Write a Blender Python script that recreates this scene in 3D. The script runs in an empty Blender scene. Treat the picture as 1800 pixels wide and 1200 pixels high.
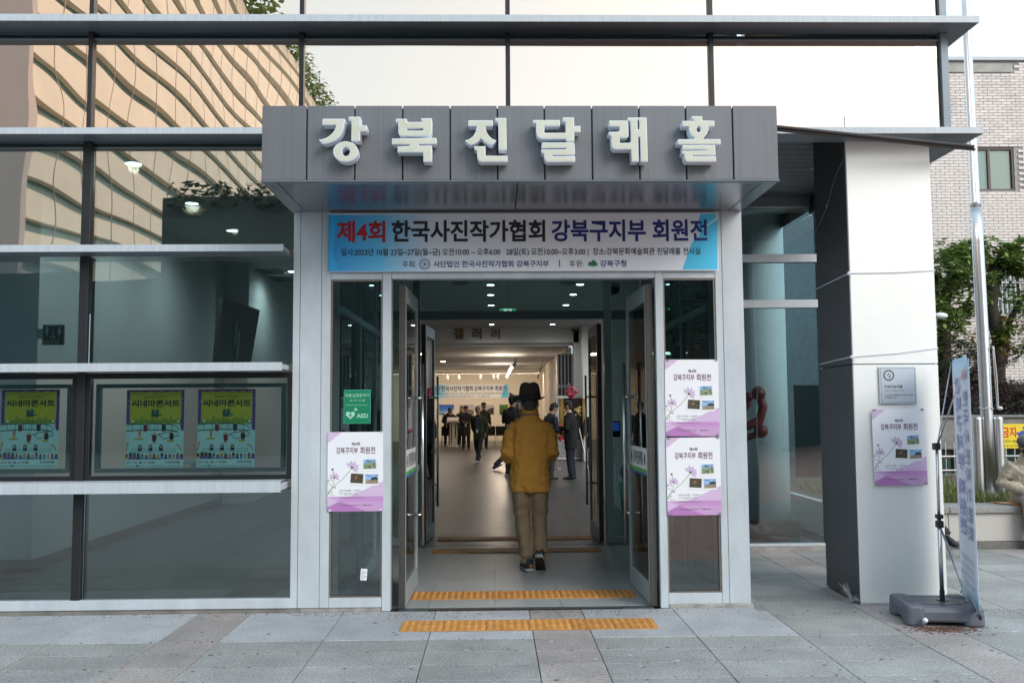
import bpy, bmesh, math, random
from mathutils import Vector, Matrix, Euler, noise
random.seed(7)
R = math.radians
sc = bpy.context.scene
C = sc.collection

# ---------------------------------------------------------------- camera, sky, sun, exposure
F, YAW, PITCH, ROLL = 1600.0, R(1.16), math.atan(118 / 1600), R(0.39)
CAM = Vector((0, -6.95, 1.535))
FW = Vector((math.sin(YAW) * math.cos(PITCH), math.cos(YAW) * math.cos(PITCH), math.sin(PITCH)))
_r0 = Vector((math.cos(YAW), -math.sin(YAW), 0)); _u0 = _r0.cross(FW)
RT = _r0 * math.cos(ROLL) - _u0 * math.sin(ROLL)
UP = _u0 * math.cos(ROLL) + _r0 * math.sin(ROLL)
cd = bpy.data.cameras.new('camera'); cam = bpy.data.objects.new('camera', cd); C.objects.link(cam)
cd.sensor_width = 36; cd.lens = 32.0; cd.clip_start = 0.05; cd.clip_end = 2000
cam.matrix_world = Matrix(((RT.x, UP.x, -FW.x, CAM.x), (RT.y, UP.y, -FW.y, CAM.y), (RT.z, UP.z, -FW.z, CAM.z), (0, 0, 0, 1)))
sc.camera = cam

SUN_EL, SUN_AZ = 32, 142       # degrees; azimuth clockwise from +Y
w = bpy.data.worlds.new('World'); sc.world = w; w.use_nodes = True
nt = w.node_tree; bg = nt.nodes['Background']
sky = nt.nodes.new('ShaderNodeTexSky'); sky.sky_type = 'NISHITA'; sky.sun_disc = False
sky.sun_elevation = R(SUN_EL); sky.sun_rotation = R(SUN_AZ); sky.dust_density = 2.2; sky.air_density = 1.0; sky.ozone_density = 1.0
veil = nt.nodes.new('ShaderNodeMix'); veil.data_type = 'RGBA'; veil.inputs[0].default_value = .68     # thin high cloud over the blue
veil.inputs[7].default_value = (5.3, 6.7, 7.6, 1)
nt.links.new(sky.outputs[0], veil.inputs[6]); nt.links.new(veil.outputs[2], bg.inputs[0]); bg.inputs[1].default_value = 0.15
sl = bpy.data.lights.new('sun', 'SUN'); sl.energy = 1.0; sl.angle = R(32); sl.color = (1, .97, .93)
so = bpy.data.objects.new('sun', sl); C.objects.link(so)
_d = Vector((math.sin(R(SUN_AZ)) * math.cos(R(SUN_EL)), math.cos(R(SUN_AZ)) * math.cos(R(SUN_EL)), math.sin(R(SUN_EL))))
so.rotation_euler = _d.to_track_quat('Z', 'Y').to_euler(); so.location = (4, -20, 14)
vs = sc.view_settings; vs.view_transform = 'Standard'; vs.look = 'None'; vs.gamma = 1; vs.use_curve_mapping = False; vs.exposure = 0.72
try:
    sc.cycles.use_denoising = True; sc.cycles.denoiser = 'OPENIMAGEDENOISE'
except Exception: pass
sc.cycles.max_bounces = 9; sc.cycles.transparent_max_bounces = 24; sc.cycles.sample_clamp_indirect = 6
sc.cycles.caustics_reflective = False; sc.cycles.caustics_refractive = False

def ray(x, y): return FW + RT * ((x - 900) / F) - UP * ((y - 600) / F)
def at(x, y, Y):                 # point of the place seen at (x, y) of the 1800-px photo, on the plane at depth Y
    d = ray(x, y); return CAM + d * ((Y - CAM.y) / d.y)
def gnd(x, y, Z=0.0):
    d = ray(x, y); return CAM + d * ((Z - CAM.z) / d.z)

# ---------------------------------------------------------------- materials
MATS = {}
def mk(name, col, rough=.5, metal=0, var=.0, vs=6, st=(1, 1, 1), bump=0, bs=60, rnd=0, spec=.5, bst=None, coat=0, var2=0, vs2=1.2):
    if name in MATS: return MATS[name]
    m = bpy.data.materials.new(name); m.use_nodes = True; n = m.node_tree.nodes; l = m.node_tree.links
    b = n['Principled BSDF']; b.inputs['Roughness'].default_value = rough; b.inputs['Metallic'].default_value = metal
    b.inputs['Specular IOR Level'].default_value = spec; b.inputs['Base Color'].default_value = (*col, 1)
    if coat: b.inputs['Coat Weight'].default_value = coat
    tc = n.new('ShaderNodeTexCoord'); mp = n.new('ShaderNodeMapping'); mp.inputs['Scale'].default_value = st
    l.new(tc.outputs['Object'], mp.inputs[0])
    if var2:                                              # each slab samples its own place of the pattern
        ol = n.new('ShaderNodeObjectInfo'); av = n.new('ShaderNodeVectorMath'); av.operation = 'ADD'
        l.new(tc.outputs['Object'], av.inputs[0]); l.new(ol.outputs['Location'], av.inputs[1]); l.new(av.outputs[0], mp.inputs[0])
    if var or rnd:
        no = n.new('ShaderNodeTexNoise'); no.inputs['Scale'].default_value = vs; no.inputs['Detail'].default_value = 5
        no.inputs['Roughness'].default_value = .65
        l.new(mp.outputs[0], no.inputs['Vector'])
        mr = n.new('ShaderNodeMapRange'); mr.inputs[1].default_value = .3; mr.inputs[2].default_value = .7
        mr.inputs[3].default_value = 1 - var; mr.inputs[4].default_value = 1 + var; l.new(no.outputs[0], mr.inputs[0])
        fac = mr.outputs[0]
        if rnd:
            oi = n.new('ShaderNodeObjectInfo'); m2 = n.new('ShaderNodeMapRange'); m2.inputs[3].default_value = 1 - rnd; m2.inputs[4].default_value = 1 + rnd
            l.new(oi.outputs['Random'], m2.inputs[0]); mu = n.new('ShaderNodeMath'); mu.operation = 'MULTIPLY'
            l.new(fac, mu.inputs[0]); l.new(m2.outputs[0], mu.inputs[1]); fac = mu.outputs[0]
        if var2:
            n2 = n.new('ShaderNodeTexNoise'); n2.inputs['Scale'].default_value = vs2; n2.inputs['Detail'].default_value = 6; n2.inputs['Roughness'].default_value = .7
            l.new(mp.outputs[0], n2.inputs['Vector']); m3 = n.new('ShaderNodeMapRange'); m3.inputs[1].default_value = .35; m3.inputs[2].default_value = .65; m3.inputs[3].default_value = 1 - var2; m3.inputs[4].default_value = 1 + var2 * .6
            l.new(n2.outputs[0], m3.inputs[0]); mu2 = n.new('ShaderNodeMath'); mu2.operation = 'MULTIPLY'; l.new(fac, mu2.inputs[0]); l.new(m3.outputs[0], mu2.inputs[1]); fac = mu2.outputs[0]
        vm = n.new('ShaderNodeVectorMath'); vm.operation = 'SCALE'; vm.inputs[0].default_value = col
        l.new(fac, vm.inputs['Scale']); l.new(vm.outputs[0], b.inputs['Base Color'])
    if bump:
        nb = n.new('ShaderNodeTexNoise'); nb.inputs['Scale'].default_value = bs; nb.inputs['Detail'].default_value = 3
        if bst:
            mp2 = n.new('ShaderNodeMapping'); mp2.inputs['Scale'].default_value = bst; l.new(tc.outputs['Object'], mp2.inputs[0]); l.new(mp2.outputs[0], nb.inputs['Vector'])
        else: l.new(mp.outputs[0], nb.inputs['Vector'])
        bu = n.new('ShaderNodeBump'); bu.inputs['Strength'].default_value = bump; bu.inputs['Distance'].default_value = .01
        l.new(nb.outputs[0], bu.inputs['Height']); l.new(bu.outputs[0], b.inputs['Normal'])
    MATS[name] = m; return m

def mkglass(name, tint, rcol, f0, wob=.0, wobs=.7):
    m = bpy.data.materials.new(name); m.use_nodes = True; n = m.node_tree.nodes; l = m.node_tree.links
    n.remove(n['Principled BSDF']); out = n['Material Output']
    tr = n.new('ShaderNodeBsdfTransparent'); tr.inputs[0].default_value = (*tint, 1)
    gl = n.new('ShaderNodeBsdfGlossy'); gl.inputs['Color'].default_value = (*rcol, 1); gl.inputs['Roughness'].default_value = 0.0
    fr = n.new('ShaderNodeFresnel'); fr.inputs[0].default_value = 1.5
    ma = n.new('ShaderNodeMath'); ma.operation = 'MULTIPLY_ADD'; ma.use_clamp = True; ma.inputs[1].default_value = 1.0; ma.inputs[2].default_value = f0 - .04
    l.new(fr.outputs[0], ma.inputs[0]); mx = n.new('ShaderNodeMixShader'); l.new(ma.outputs[0], mx.inputs[0]); l.new(tr.outputs[0], mx.inputs[1]); l.new(gl.outputs[0], mx.inputs[2])
    l.new(mx.outputs[0], out.inputs[0])
    if wob:
        tc = n.new('ShaderNodeTexCoord'); nb = n.new('ShaderNodeTexNoise'); nb.inputs['Scale'].default_value = wobs; nb.inputs['Detail'].default_value = 0
        l.new(tc.outputs['Object'], nb.inputs['Vector']); bu = n.new('ShaderNodeBump'); bu.inputs['Strength'].default_value = 1; bu.inputs['Distance'].default_value = wob
        l.new(nb.outputs[0], bu.inputs['Height']); l.new(bu.outputs[0], gl.inputs['Normal'])
    MATS[name] = m; return m

def emit(name, col, s):
    if name in MATS: return MATS[name]
    m = bpy.data.materials.new(name); m.use_nodes = True; b = m.node_tree.nodes['Principled BSDF']
    b.inputs['Base Color'].default_value = (*col, 1); b.inputs['Emission Color'].default_value = (*col, 1); b.inputs['Emission Strength'].default_value = s
    MATS[name] = m; return m

alu = mk('white aluminium', (.50, .54, .57), .45, 0, .05, 3, (1, 1, .35), var2=.11, vs2=4, bump=.03, bs=40)
finm = mk('streaked white metal', (.47, .51, .54), .5, 0, .09, 14, (3.2, 1, .12))
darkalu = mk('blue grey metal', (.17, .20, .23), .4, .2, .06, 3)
black = mk('black rubber', (.012, .012, .013), .5, 0)
blackm = mk('black metal', (.02, .02, .022), .35, .3, .1)
signgrey = mk('grey composite panel', (.15, .155, .165), .55, .25, .10, 22, (2.6, 1, .05), rnd=.04)
soff = mk('satin grey soffit', (.30, .32, .34), .24, .85, .04, 3)
slat = mk('dark soffit slat', (.085, .09, .10), .45, .3, .12, 3)
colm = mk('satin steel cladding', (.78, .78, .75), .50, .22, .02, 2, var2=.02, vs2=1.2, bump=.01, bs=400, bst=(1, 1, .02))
colshade = mk('shaded steel cladding', (.085, .085, .09), .4, .5, .05, 4)  # shaded copy of the satin steel; dark reflections put into its colour
steel = mk('brushed steel', (.62, .62, .62), .28, 1, .06, 20)
polish = mk('polished steel', (.60, .61, .63), .32, 1, .05, 3)
cream = mk('cream letter face', (.56, .56, .46), .45, 0, .07, 7)
lwhite = mk('letter rim white', (.76, .81, .88), .35, 0, .05, 8)
granL = mk('pale granite', (.40, .405, .415), .66, 0, .42, 75, rnd=.07, var2=.20, bump=.12, bs=200)
granG = mk('grey granite', (.305, .30, .287), .7, 0, .50, 70, rnd=.10, var2=.24, bump=.15, bs=200)
granP = mk('pinkish granite', (.335, .30, .285), .7, 0, .50, 70, rnd=.08, var2=.24, bump=.15, bs=200)
granB = mk('speckled bench granite', (.52, .49, .45), .7, 0, .28, 90, bump=.1, bs=200)
joint = mk('dark paving joint', (.075, .072, .07), .9, 0, .3, 3)
tileI = mk('daylit floor tile', (.33, .345, .345), .42, 0, .08, 60, rnd=.05)  # vestibule copy of the tile, daylight put into its lighter colour
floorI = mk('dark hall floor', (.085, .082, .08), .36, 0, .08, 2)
tact = mk('orange tactile tile', (.50, .225, .055), .6, 0, .25, 9, rnd=.10)
wallw = mk('white painted wall', (.62, .62, .60), .8, 0, .03, 2)
wallg = mk('cream gallery wall', (.68, .62, .54), .85, 0, .03, 1)
ceilw = mk('ceiling board', (.55, .56, .56), .85, 0, .03, 1)
skirt = mk('dark red skirting', (.10, .025, .022), .4, 0, .1)
teals = mk('dark green spandrel', (.03, .06, .065), .3, 0, .1)
paper = mk('poster paper', (.80, .80, .83), .42, 0, .02, 3)
concrete = mk('weathered concrete', (.22, .21, .195), .9, 0, .3, 4, bump=.4, bs=25)
mortar = mk('grey mortar', (.33, .30, .285), .9, 0, .2, 8)
brickm = mk('pale pink brick tile', (.66, .585, .54), .75, 0, .10, 5, rnd=.13)
gu = mkglass('reflective upper glass', (.42, .64, .64), (1.0, .78, .64), .72, .0030, 1.6)
gl_ = mkglass('teal tinted glass', (.62, .77, .81), (1.0, .93, .88), .11, .0022, 1.6)
gm = mkglass('teal reflective glass', (.55, .71, .75), (1.0, .87, .75), .40, .0028, 1.6)
gwn = mkglass('window glass', (.86, .94, .94), (1, .96, .92), .05)
gd = mkglass('clear door glass', (.82, .90, .89), (1, 1, 1), .055)
gv = mkglass('green vestibule glass', (.66, .84, .84), (1, 1, 1), .06)

# ---------------------------------------------------------------- geometry helpers
def obj(name, me, m=None, parent=None, loc=None):
    o = bpy.data.objects.new(name, me); C.objects.link(o)
    if m is not None and me is not None and len(me.materials) == 0: me.materials.append(m)
    if parent: o.parent = parent
    if loc is not None: o.location = loc
    return o
_txt = {}
def tgeo(body, bold=0.0):
    k = (body, bold)
    if k not in _txt:
        c = bpy.data.curves.new('t', 'FONT'); c.body = body; c.offset = bold; c.resolution_u = 3; c.fill_mode = 'FRONT'
        c.space_line = 1.15
        o = bpy.data.objects.new('t', c); C.objects.link(o)
        dg = bpy.context.evaluated_depsgraph_get(); dg.update()
        me = o.evaluated_get(dg).to_mesh(); v = [(p.co.x, p.co.y) for p in me.vertices]; f = [tuple(p.vertices) for p in me.polygons]
        o.evaluated_get(dg).to_mesh_clear(); bpy.data.objects.remove(o); bpy.data.curves.remove(c)
        xs = [a for a, b in v]; ys = [b for a, b in v]
        _txt[k] = (v, f, min(xs), max(xs), min(ys), max(ys))
    return _txt[k]
def frames(path):
    T = []
    for i in range(len(path)):
        a = path[max(0, i - 1)]; b = path[min(len(path) - 1, i + 1)]
        T.append((b - a).normalized())
    return T
class MB:
    def __init__(s): s.v = []; s.f = []; s.m = []; s.mats = []
    def mi(s, m):
        if m is None: return 0
        if m not in s.mats: s.mats.append(m)
        return s.mats.index(m)
    def add(s, vs_, fs, m=None, M=None):
        o = len(s.v); k = s.mi(m)
        for p in vs_: s.v.append(tuple(M @ Vector(p)) if M is not None else tuple(p))
        for f in fs: s.f.append(tuple(i + o for i in f)); s.m.append(k)
        return s
    def box(s, x0, x1, y0, y1, z0, z1, m=None, M=None):
        v = [(x, y, z) for z in (z0, z1) for y in (y0, y1) for x in (x0, x1)]
        return s.add(v, [(0, 2, 3, 1), (4, 5, 7, 6), (0, 1, 5, 4), (2, 6, 7, 3), (0, 4, 6, 2), (1, 3, 7, 5)], m, M)
    def tube(s, path, rad, n=10, m=None, caps=True, up=(0, 0, 1), M=None, power=1.0):
        path = [Vector(p) for p in path]; T = frames(path); rs = rad if isinstance(rad, (list, tuple)) else [rad] * len(path)
        if isinstance(rad, tuple) and len(rad) == 2 and len(path) != 2: rs = [rad] * len(path)
        u = Vector(up)
        if abs(T[0].dot(u)) > .95: u = Vector((0, 1, 0)) if abs(T[0].y) < .9 else Vector((1, 0, 0))
        vs_ = []; prev = None
        for p, t, r in zip(path, T, rs):
            a = (u - t * u.dot(t)).normalized() if prev is None else (prev - t * prev.dot(t)).normalized()
            prev = a; b = t.cross(a)
            ra, rb = (r if isinstance(r, (list, tuple)) else (r, r))
            for k in range(n):
                th = 2 * math.pi * k / n; cc, ss = math.cos(th), math.sin(th)
                if power != 1.0: cc = math.copysign(abs(cc) ** power, cc); ss = math.copysign(abs(ss) ** power, ss)
                vs_.append(p + a * (rb * cc) + b * (ra * ss))
        fs = [(i * n + k, i * n + (k + 1) % n, (i + 1) * n + (k + 1) % n, (i + 1) * n + k) for i in range(len(path) - 1) for k in range(n)]
        if caps: fs += [tuple(range(n))[::-1], tuple((len(path) - 1) * n + k for k in range(n))]
        return s.add(vs_, fs, m, M)
    def cyl(s, p0, p1, r, n=12, m=None, M=None): return s.tube([p0, p1], [r, r], n, m, M=M)
    def lathe(s, prof, n=24, m=None, c=(0, 0, 0), M=None, sx=1, sy=1):
        vs_ = [(c[0] + r * math.cos(2 * math.pi * k / n) * sx, c[1] + r * math.sin(2 * math.pi * k / n) * sy, c[2] + z) for r, z in prof for k in range(n)]
        fs = [(i * n + k, i * n + (k + 1) % n, (i + 1) * n + (k + 1) % n, (i + 1) * n + k) for i in range(len(prof) - 1) for k in range(n)]
        fs += [tuple(range(n))[::-1], tuple((len(prof) - 1) * n + k for k in range(n))]
        return s.add(vs_, fs, m, M)
    def ball(s, c, r, m=None, nu=12, nv=8, M=None):
        rx, ry, rz = r if isinstance(r, (tuple, list)) else (r, r, r)
        vs_ = [(c[0], c[1], c[2] - rz)]
        for j in range(1, nv):
            ph = -math.pi / 2 + math.pi * j / nv
            for k in range(nu):
                th = 2 * math.pi * k / nu; vs_.append((c[0] + rx * math.cos(ph) * math.cos(th), c[1] + ry * math.cos(ph) * math.sin(th), c[2] + rz * math.sin(ph)))
        vs_.append((c[0], c[1], c[2] + rz)); t = len(vs_) - 1
        fs = [(0, 1 + (k + 1) % nu, 1 + k) for k in range(nu)]
        fs += [(1 + j * nu + k, 1 + j * nu + (k + 1) % nu, 1 + (j + 1) * nu + (k + 1) % nu, 1 + (j + 1) * nu + k) for j in range(nv - 2) for k in range(nu)]
        fs += [(1 + (nv - 2) * nu + k, 1 + (nv - 2) * nu + (k + 1) % nu, t) for k in range(nu)]
        return s.add(vs_, fs, m, M)
    # flat print in the plane facing -Y (x right, z up)
    def poly(s, pts, y, m, M=None):
        return s.add([(a, y, b) for a, b in pts], [tuple(range(len(pts)))], m, M)
    def disc(s, cx, cz, rx, rz, y, m, n=16, M=None):
        return s.poly([(cx + rx * math.cos(2 * math.pi * k / n), cz + rz * math.sin(2 * math.pi * k / n)) for k in range(n)], y, m, M)
    def ring(s, cx, cz, r0, r1, y, m, n=24, M=None):
        v = [(cx + r * math.cos(2 * math.pi * k / n), y, cz + r * math.sin(2 * math.pi * k / n)) for r in (r0, r1) for k in range(n)]
        return s.add(v, [(k, (k + 1) % n, n + (k + 1) % n, n + k) for k in range(n)], m, M)
    def text(s, body, x0, x1, z0, z1, y, m, bold=0.0, M=None, flip=False):
        v, f, a, b, c, d = tgeo(body, bold)
        kx = (x1 - x0) / (b - a); kz = (z1 - z0) / (d - c)
        vv = [((x1 - (p - a) * kx) if flip else (x0 + (p - a) * kx), y, z0 + (q - c) * kz) for p, q in v]
        return s.add(vv, f, m, M)
    def mesh(s, name='m', m=None, smooth=False, bevel=0, weld=False):
        me = bpy.data.meshes.new(name); me.from_pydata(s.v, [], s.f)
        for x in (s.mats or ([m] if m else [])): me.materials.append(x)
        if s.mats: me.polygons.foreach_set('material_index', s.m)
        if smooth: me.polygons.foreach_set('use_smooth', [True] * len(me.polygons))
        if bevel or weld:
            bm = bmesh.new(); bm.from_mesh(me)
            if weld: bmesh.ops.remove_doubles(bm, verts=bm.verts, dist=1e-4)
            if bevel:
                es = [e for e in bm.edges if len(e.link_faces) == 2 and e.calc_face_angle(0) > .6]
                bmesh.ops.bevel(bm, geom=es, offset=bevel, segments=1, affect='EDGES', clamp_overlap=True)
            bm.to_mesh(me); bm.free()
        me.update(); return me
    def build(s, name, m=None, parent=None, smooth=False, bevel=0, kind=None):
        o = obj(name, s.mesh(name, m, smooth, bevel), None, parent)
        if kind: o['kind'] = kind
        return o
def bx(name, x0, x1, y0, y1, z0, z1, m, parent=None, bevel=.003, kind=None):
    return MB().box(x0, x1, y0, y1, z0, z1).build(name, m, parent, bevel=bevel, kind=kind)
def tag(o, label, cat, group=None):
    o['label'] = label; o['category'] = cat
    if group: o['group'] = group
    return o
def thing(name, label, cat, loc=(0, 0, 0), rz=0, group=None):
    o = bpy.data.objects.new(name, None); C.objects.link(o); o.empty_display_size = .1
    o.location = loc; o.rotation_euler = (0, 0, rz); return tag(o, label, cat, group)
def dup(o, parent=None):
    c = o.copy(); C.objects.link(c); c.parent = parent
    for ch in list(o.children): dup(ch, c)
    return c
def lamp(parent, kind, loc, energy, col=(1, .96, .9), size=.1, rot=None, sx=None):
    l = bpy.data.lights.new('lamp light', kind); l.energy = energy; l.color = col
    if kind == 'AREA':
        l.size = size
        if sx: l.shape = 'RECTANGLE'; l.size_y = sx
    elif kind in ('POINT', 'SPOT'): l.shadow_soft_size = size
    o = bpy.data.objects.new('lamp_light', l); C.objects.link(o); o.location = loc; o.parent = parent
    if rot: o.rotation_euler = rot
    return o
def outline(name, loops, depth, m, parent=None, off=0, y=0.0):
    """flat outline (loops of (x, z), even-odd holes) given thickness; front face looks to -Y at y"""
    c = bpy.data.curves.new('o', 'CURVE'); c.dimensions = '2D'; c.fill_mode = 'BOTH'; c.extrude = depth / 2; c.offset = off
    for lp in loops:
        sp = c.splines.new('POLY'); sp.points.add(len(lp) - 1)
        for i, (a, b) in enumerate(lp): sp.points[i].co = (a, b, 0, 1)
        sp.use_cyclic_u = True
    o = bpy.data.objects.new('o', c); C.objects.link(o)
    dg = bpy.context.evaluated_depsgraph_get(); dg.update()
    me = bpy.data.meshes.new_from_object(o.evaluated_get(dg)); bpy.data.objects.remove(o); bpy.data.curves.remove(c)
    me.transform(Matrix(((1, 0, 0, 0), (0, 0, -1, y + depth / 2), (0, 1, 0, 0), (0, 0, 0, 1))))
    me.materials.clear(); me.materials.append(m); return obj(name, me, None, parent)
# ================================================================ THE SETTING: ground and paving
YP = .15                                     # outer plane of the entrance portal
g = bx('ground', -80, 90, -80, 140, -.6, -.075, joint, kind='structure', bevel=0)
lo = MB().box(-9, 14, -9.5, .14, -.075, -.062).build('plaza_bed', joint, kind='structure')
pv = bpy.data.objects.new('plaza_paving', None); C.objects.link(pv); pv['kind'] = 'structure'
cache = {}
def slab(w, d, m):
    k = (round(w, 3), round(d, 3), m.name)
    if k not in cache: cache[k] = MB().box(-w / 2 + .0025, w / 2 - .0025, -d / 2 + .0025, d / 2 - .0025, -.055, 0).mesh('slab', m, bevel=.0025)
    return cache[k]
XB = []
x = -2.25 - 2.51 * 1
for k in range(5):
    for wd, pk in ((.4, 1), (.7, 0), (.7, 0), (.71, 0)):
        XB.append((x, x + wd, pk)); x += wd
NS = [0]
def put_slab(x0, x1, y0, y1, m):
    nm = 'paving_slab'
    o = obj(nm, slab(x1 - x0, y1 - y0, m), None, pv, ((x0 + x1) / 2, (y0 + y1) / 2, random.uniform(-.0012, .0012)))
    o.rotation_euler = (random.uniform(-.001, .001), random.uniform(-.001, .001), 0); NS[0] += 1
rows = [(-.72, .14, 0)] + [(-.72 - .31 * (i + 1), -.72 - .31 * i, 1) for i in range(4)]
for y0, y1, kd in rows:
    for i, (a, b, pk) in enumerate(XB):
        if b < -4.4 or a > 7.2: continue
        m = granP if (pk and not (a > 5)) else (granL if kd == 0 and a < 2.0 else granG)
        if kd == 0 and a > 1.9:
            put_slab(a, b, -.30, .01, m); put_slab(a, b, -.72, -.30, m)
            continue
        put_slab(a, b, y0, y1, m)
for j in range(9):                           # paving right of the portal, under the porch and on to the planter
    y0 = .01 + .315 * j
    for (a, b, pk) in XB:
        if b < 1.9 or a > 6.8: continue
        if NS[0] > 285: break
        put_slab(max(a, 1.98), b, y0, y0 + .315, granP if pk else granG)
far = mk('distant paving', (.24, .235, .235), .7, 0, .25, 30)
def gridmat(name, c1, c2, sx, sy, mort=.012, rough=.7):
    m = mk(name, c1, rough); n = m.node_tree.nodes; l = m.node_tree.links
    br = n.new('ShaderNodeTexBrick'); br.inputs['Color1'].default_value = (*c1, 1); br.inputs['Color2'].default_value = (*[v * 1.12 for v in c1], 1)
    br.inputs['Mortar'].default_value = (*c2, 1); br.inputs['Scale'].default_value = 1; br.inputs['Mortar Size'].default_value = mort
    br.inputs['Brick Width'].default_value = sx; br.inputs['Row Height'].default_value = sy
    tc = n.new('ShaderNodeTexCoord'); l.new(tc.outputs['Object'], br.inputs['Vector']); l.new(br.outputs['Color'], n['Principled BSDF'].inputs['Base Color']); return m
farp = gridmat('plaza slabs behind the viewer', (.31, .31, .305), (.10, .10, .10), .7, .31, .006)
redp = gridmat('reddish plaza slabs', (.42, .25, .21), (.15, .10, .09), .7, .31, .006)
MB().box(-40, 1.2, -45, -1.96, -.062, -.002).build('paving_beyond', farp, kind='structure')
MB().box(1.2, 40, -45, -1.96, -.062, -.002).build('reddish_paving', redp, kind='structure')
MB().box(6.9, 40, -1.96, 2.86, -.062, -.002).build('side_paving', farp, kind='structure')
MB().box(-40, -4.6, -1.96, .14, -.062, -.002).build('left_paving', farp, kind='structure')
# dirt crumbs and stain by the banner stand
dm = MB(); rust = mk('rust brown dirt', (.12, .05, .03), .9)
for i in range(420):
    a = random.gauss(3.08, .13); b = random.gauss(-.62, .055)
    r = random.uniform(.0015, .006); dm.box(a - r, a + r * random.uniform(.5, 3), b - r, b + r, .001, .001 + r * .5)
for i in range(260):
    a = random.uniform(-1.6, 1.3); b = random.uniform(.02, .12) if a < -.8 else random.uniform(-.1, .12)
    r = random.uniform(.001, .0035); dm.box(a - r, a + r * 1.6, b - r, b + r, .001, .001 + r * .6)
for i in range(700):
    a = random.uniform(-4.3, 6.8); b = random.choice((random.uniform(.0, .13), random.choice((-.72, -1.03, -1.34, -1.65)) + random.gauss(0, .012))); r = random.uniform(.001, .004)
    if 1.98 < a and b > 0: b -= .15
    dm.box(a - r, a + r * 2, b - r, b + r, .001, .001 + r * .6)
dm.build('dirt_crumbs', rust, kind='stuff')
gum = MB(); gd_, gp_ = mk('trodden dark gum', (.16, .155, .15), .8), mk('trodden pale gum', (.46, .46, .45), .8)
for i in range(190):
    a, b = random.uniform(-4.2, 6.6), random.uniform(-1.9, .1); r = random.uniform(.005, .017); n_ = 9
    gum.add([(a + r * random.uniform(.7, 1.2) * math.cos(q * 2 * math.pi / n_), b + r * random.uniform(.7, 1.2) * math.sin(q * 2 * math.pi / n_), .0022) for q in range(n_)], [tuple(range(n_))], gd_ if random.random() < .6 else gp_)
gum.build('gum_spots', None, kind='stuff')

# tactile strips ---------------------------------------------------------------
def tact_mesh(bars, w=.3, d=.3):
    b = MB(); b.box(-w / 2 + .0015, w / 2 - .0015, -d / 2, d / 2, 0, .006)
    if bars:
        for k in range(6):
            x = -w / 2 + w * (k + .5) / 6
            b.box(x - .011, x + .011, -d / 2 + .01, d / 2 - .01, .006, .011)
    else:
        for i in range(6):
            for j in range(6):
                x = -w / 2 + w * (i + .5) / 6; y = -d / 2 + d * (j + .5) / 6
                b.lathe([(.0175, .006), (.013, .0105), (.006, .012)], 8, c=(x, y, 0))
    return b.mesh('tile', tact, bevel=0)
tdot, tbar = tact_mesh(0), tact_mesh(1)
def strip(label, x0, x1, yc, me, z=.0):
    t = thing('tactile_strip', label, 'tactile paving', ((x0 + x1) / 2, yc, z), 0, 'orange tactile strips at the entrance')
    wd = (x1 - x0) / 6
    for k in range(6): o = obj('tile', me, None, t, ((k + .5) * wd - (x1 - x0) / 2, 0, 0)); o.scale = (wd / .3, 1, 1)
strip('brightest orange tactile strip on the pale paving outside the door track', -.665, 1.142, -.35, tdot, .001)
strip('orange tactile strip just inside the outer doors', -.683, 1.156, .70, tdot, .0005)
strip('dull orange ribbed strip in front of the inner doors, at the walking man\'s feet', -.675, 1.15, 3.06, tbar, .0005)
strip('dull orange ribbed strip just beyond the inner door track', -.67, 1.158, 3.98, tbar, .0005)

# ================================================================ interior floors, walls, ceilings
fl = MB().box(-16, 3.68, .26, 20.9, -.06, -.004).build('hall_floor', floorI, kind='structure')
fo = MB().box(-10, 2.3, 20.9, 37.2, -.06, -.002).build('gallery_floor', floorI, kind='structure')
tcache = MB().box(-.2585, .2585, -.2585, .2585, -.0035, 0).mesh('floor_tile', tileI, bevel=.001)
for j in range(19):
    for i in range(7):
        if j == 6: tcache = MB().box(-.2585, .2585, -.2585, .2585, -.0035, 0).mesh('floor_tile', mk('dimmed hall tile', (.095, .092, .09), .36, 0, .08, 60, rnd=.05), bevel=.001)  # same tile past the inner doors, coloured darker for the dim hall
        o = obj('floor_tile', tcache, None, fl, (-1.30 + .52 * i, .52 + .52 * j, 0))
def wall(name, *a, m=wallw): return bx(name, *a, m, bevel=0, kind='structure')
wall('hall_ceiling', -16, 3.68, .40, 20.4, 3.97, 4.15, m=ceilw)
wall('gallery_ceiling', -10, 2.3, 20.7, 37.2, 3.42, 3.6, m=ceilw)
wall('gallery_back_wall', -10, 2.3, 36.95, 37.2, 0, 3.42, m=wallg)
wall('gallery_right_wall', 2.25, 2.4, 20.95, 36.95, 0, 3.42, m=wallg)
wall('gallery_left_wall', -10.2, -10, 20.9, 37, 0, 3.42, m=wallg)
wall('gallery_beam', -5.0, 2.57, 20.4, 20.7, 3.51, 3.97)
wall('gallery_beam_soffit', -5.0, 2.57, 20.55, 20.72, 3.42, 3.51)
wall('hall_end_wall_left', -16, -5.0, 20.4, 20.7, 0, 3.97)
wall('hall_end_wall_right', 2.41, 3.68, 20.4, 20.9, 0, 3.97)
wall('hall_left_wall', -4.7, -4.5, 2.1, 8.4, 0, 3.97)
wall('hall_left_wall_return', -4.5, -4.1, 8.3, 8.5, 0, 3.97)
wall('hall_left_wall_far', -4.3, -4.1, 8.5, 20.4, 0, 3.97)
wall('corridor_wall', -5.0, -4.7, 2.1, 2.3, 0, 2.42)
wall('corridor_header', -16, -4.7, 2.1, 2.3, 2.42, 3.97)
wall('corridor_back_wall', -16, -4.7, 12, 12.2, 0, 2.42)
wall('corridor_ceiling', -16, -4.7, 2.3, 12, 2.42, 2.5, m=ceilw)
wall('corridor_side_wall', -8.2, -8.0, 2.3, 12, 0, 2.42)
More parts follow.
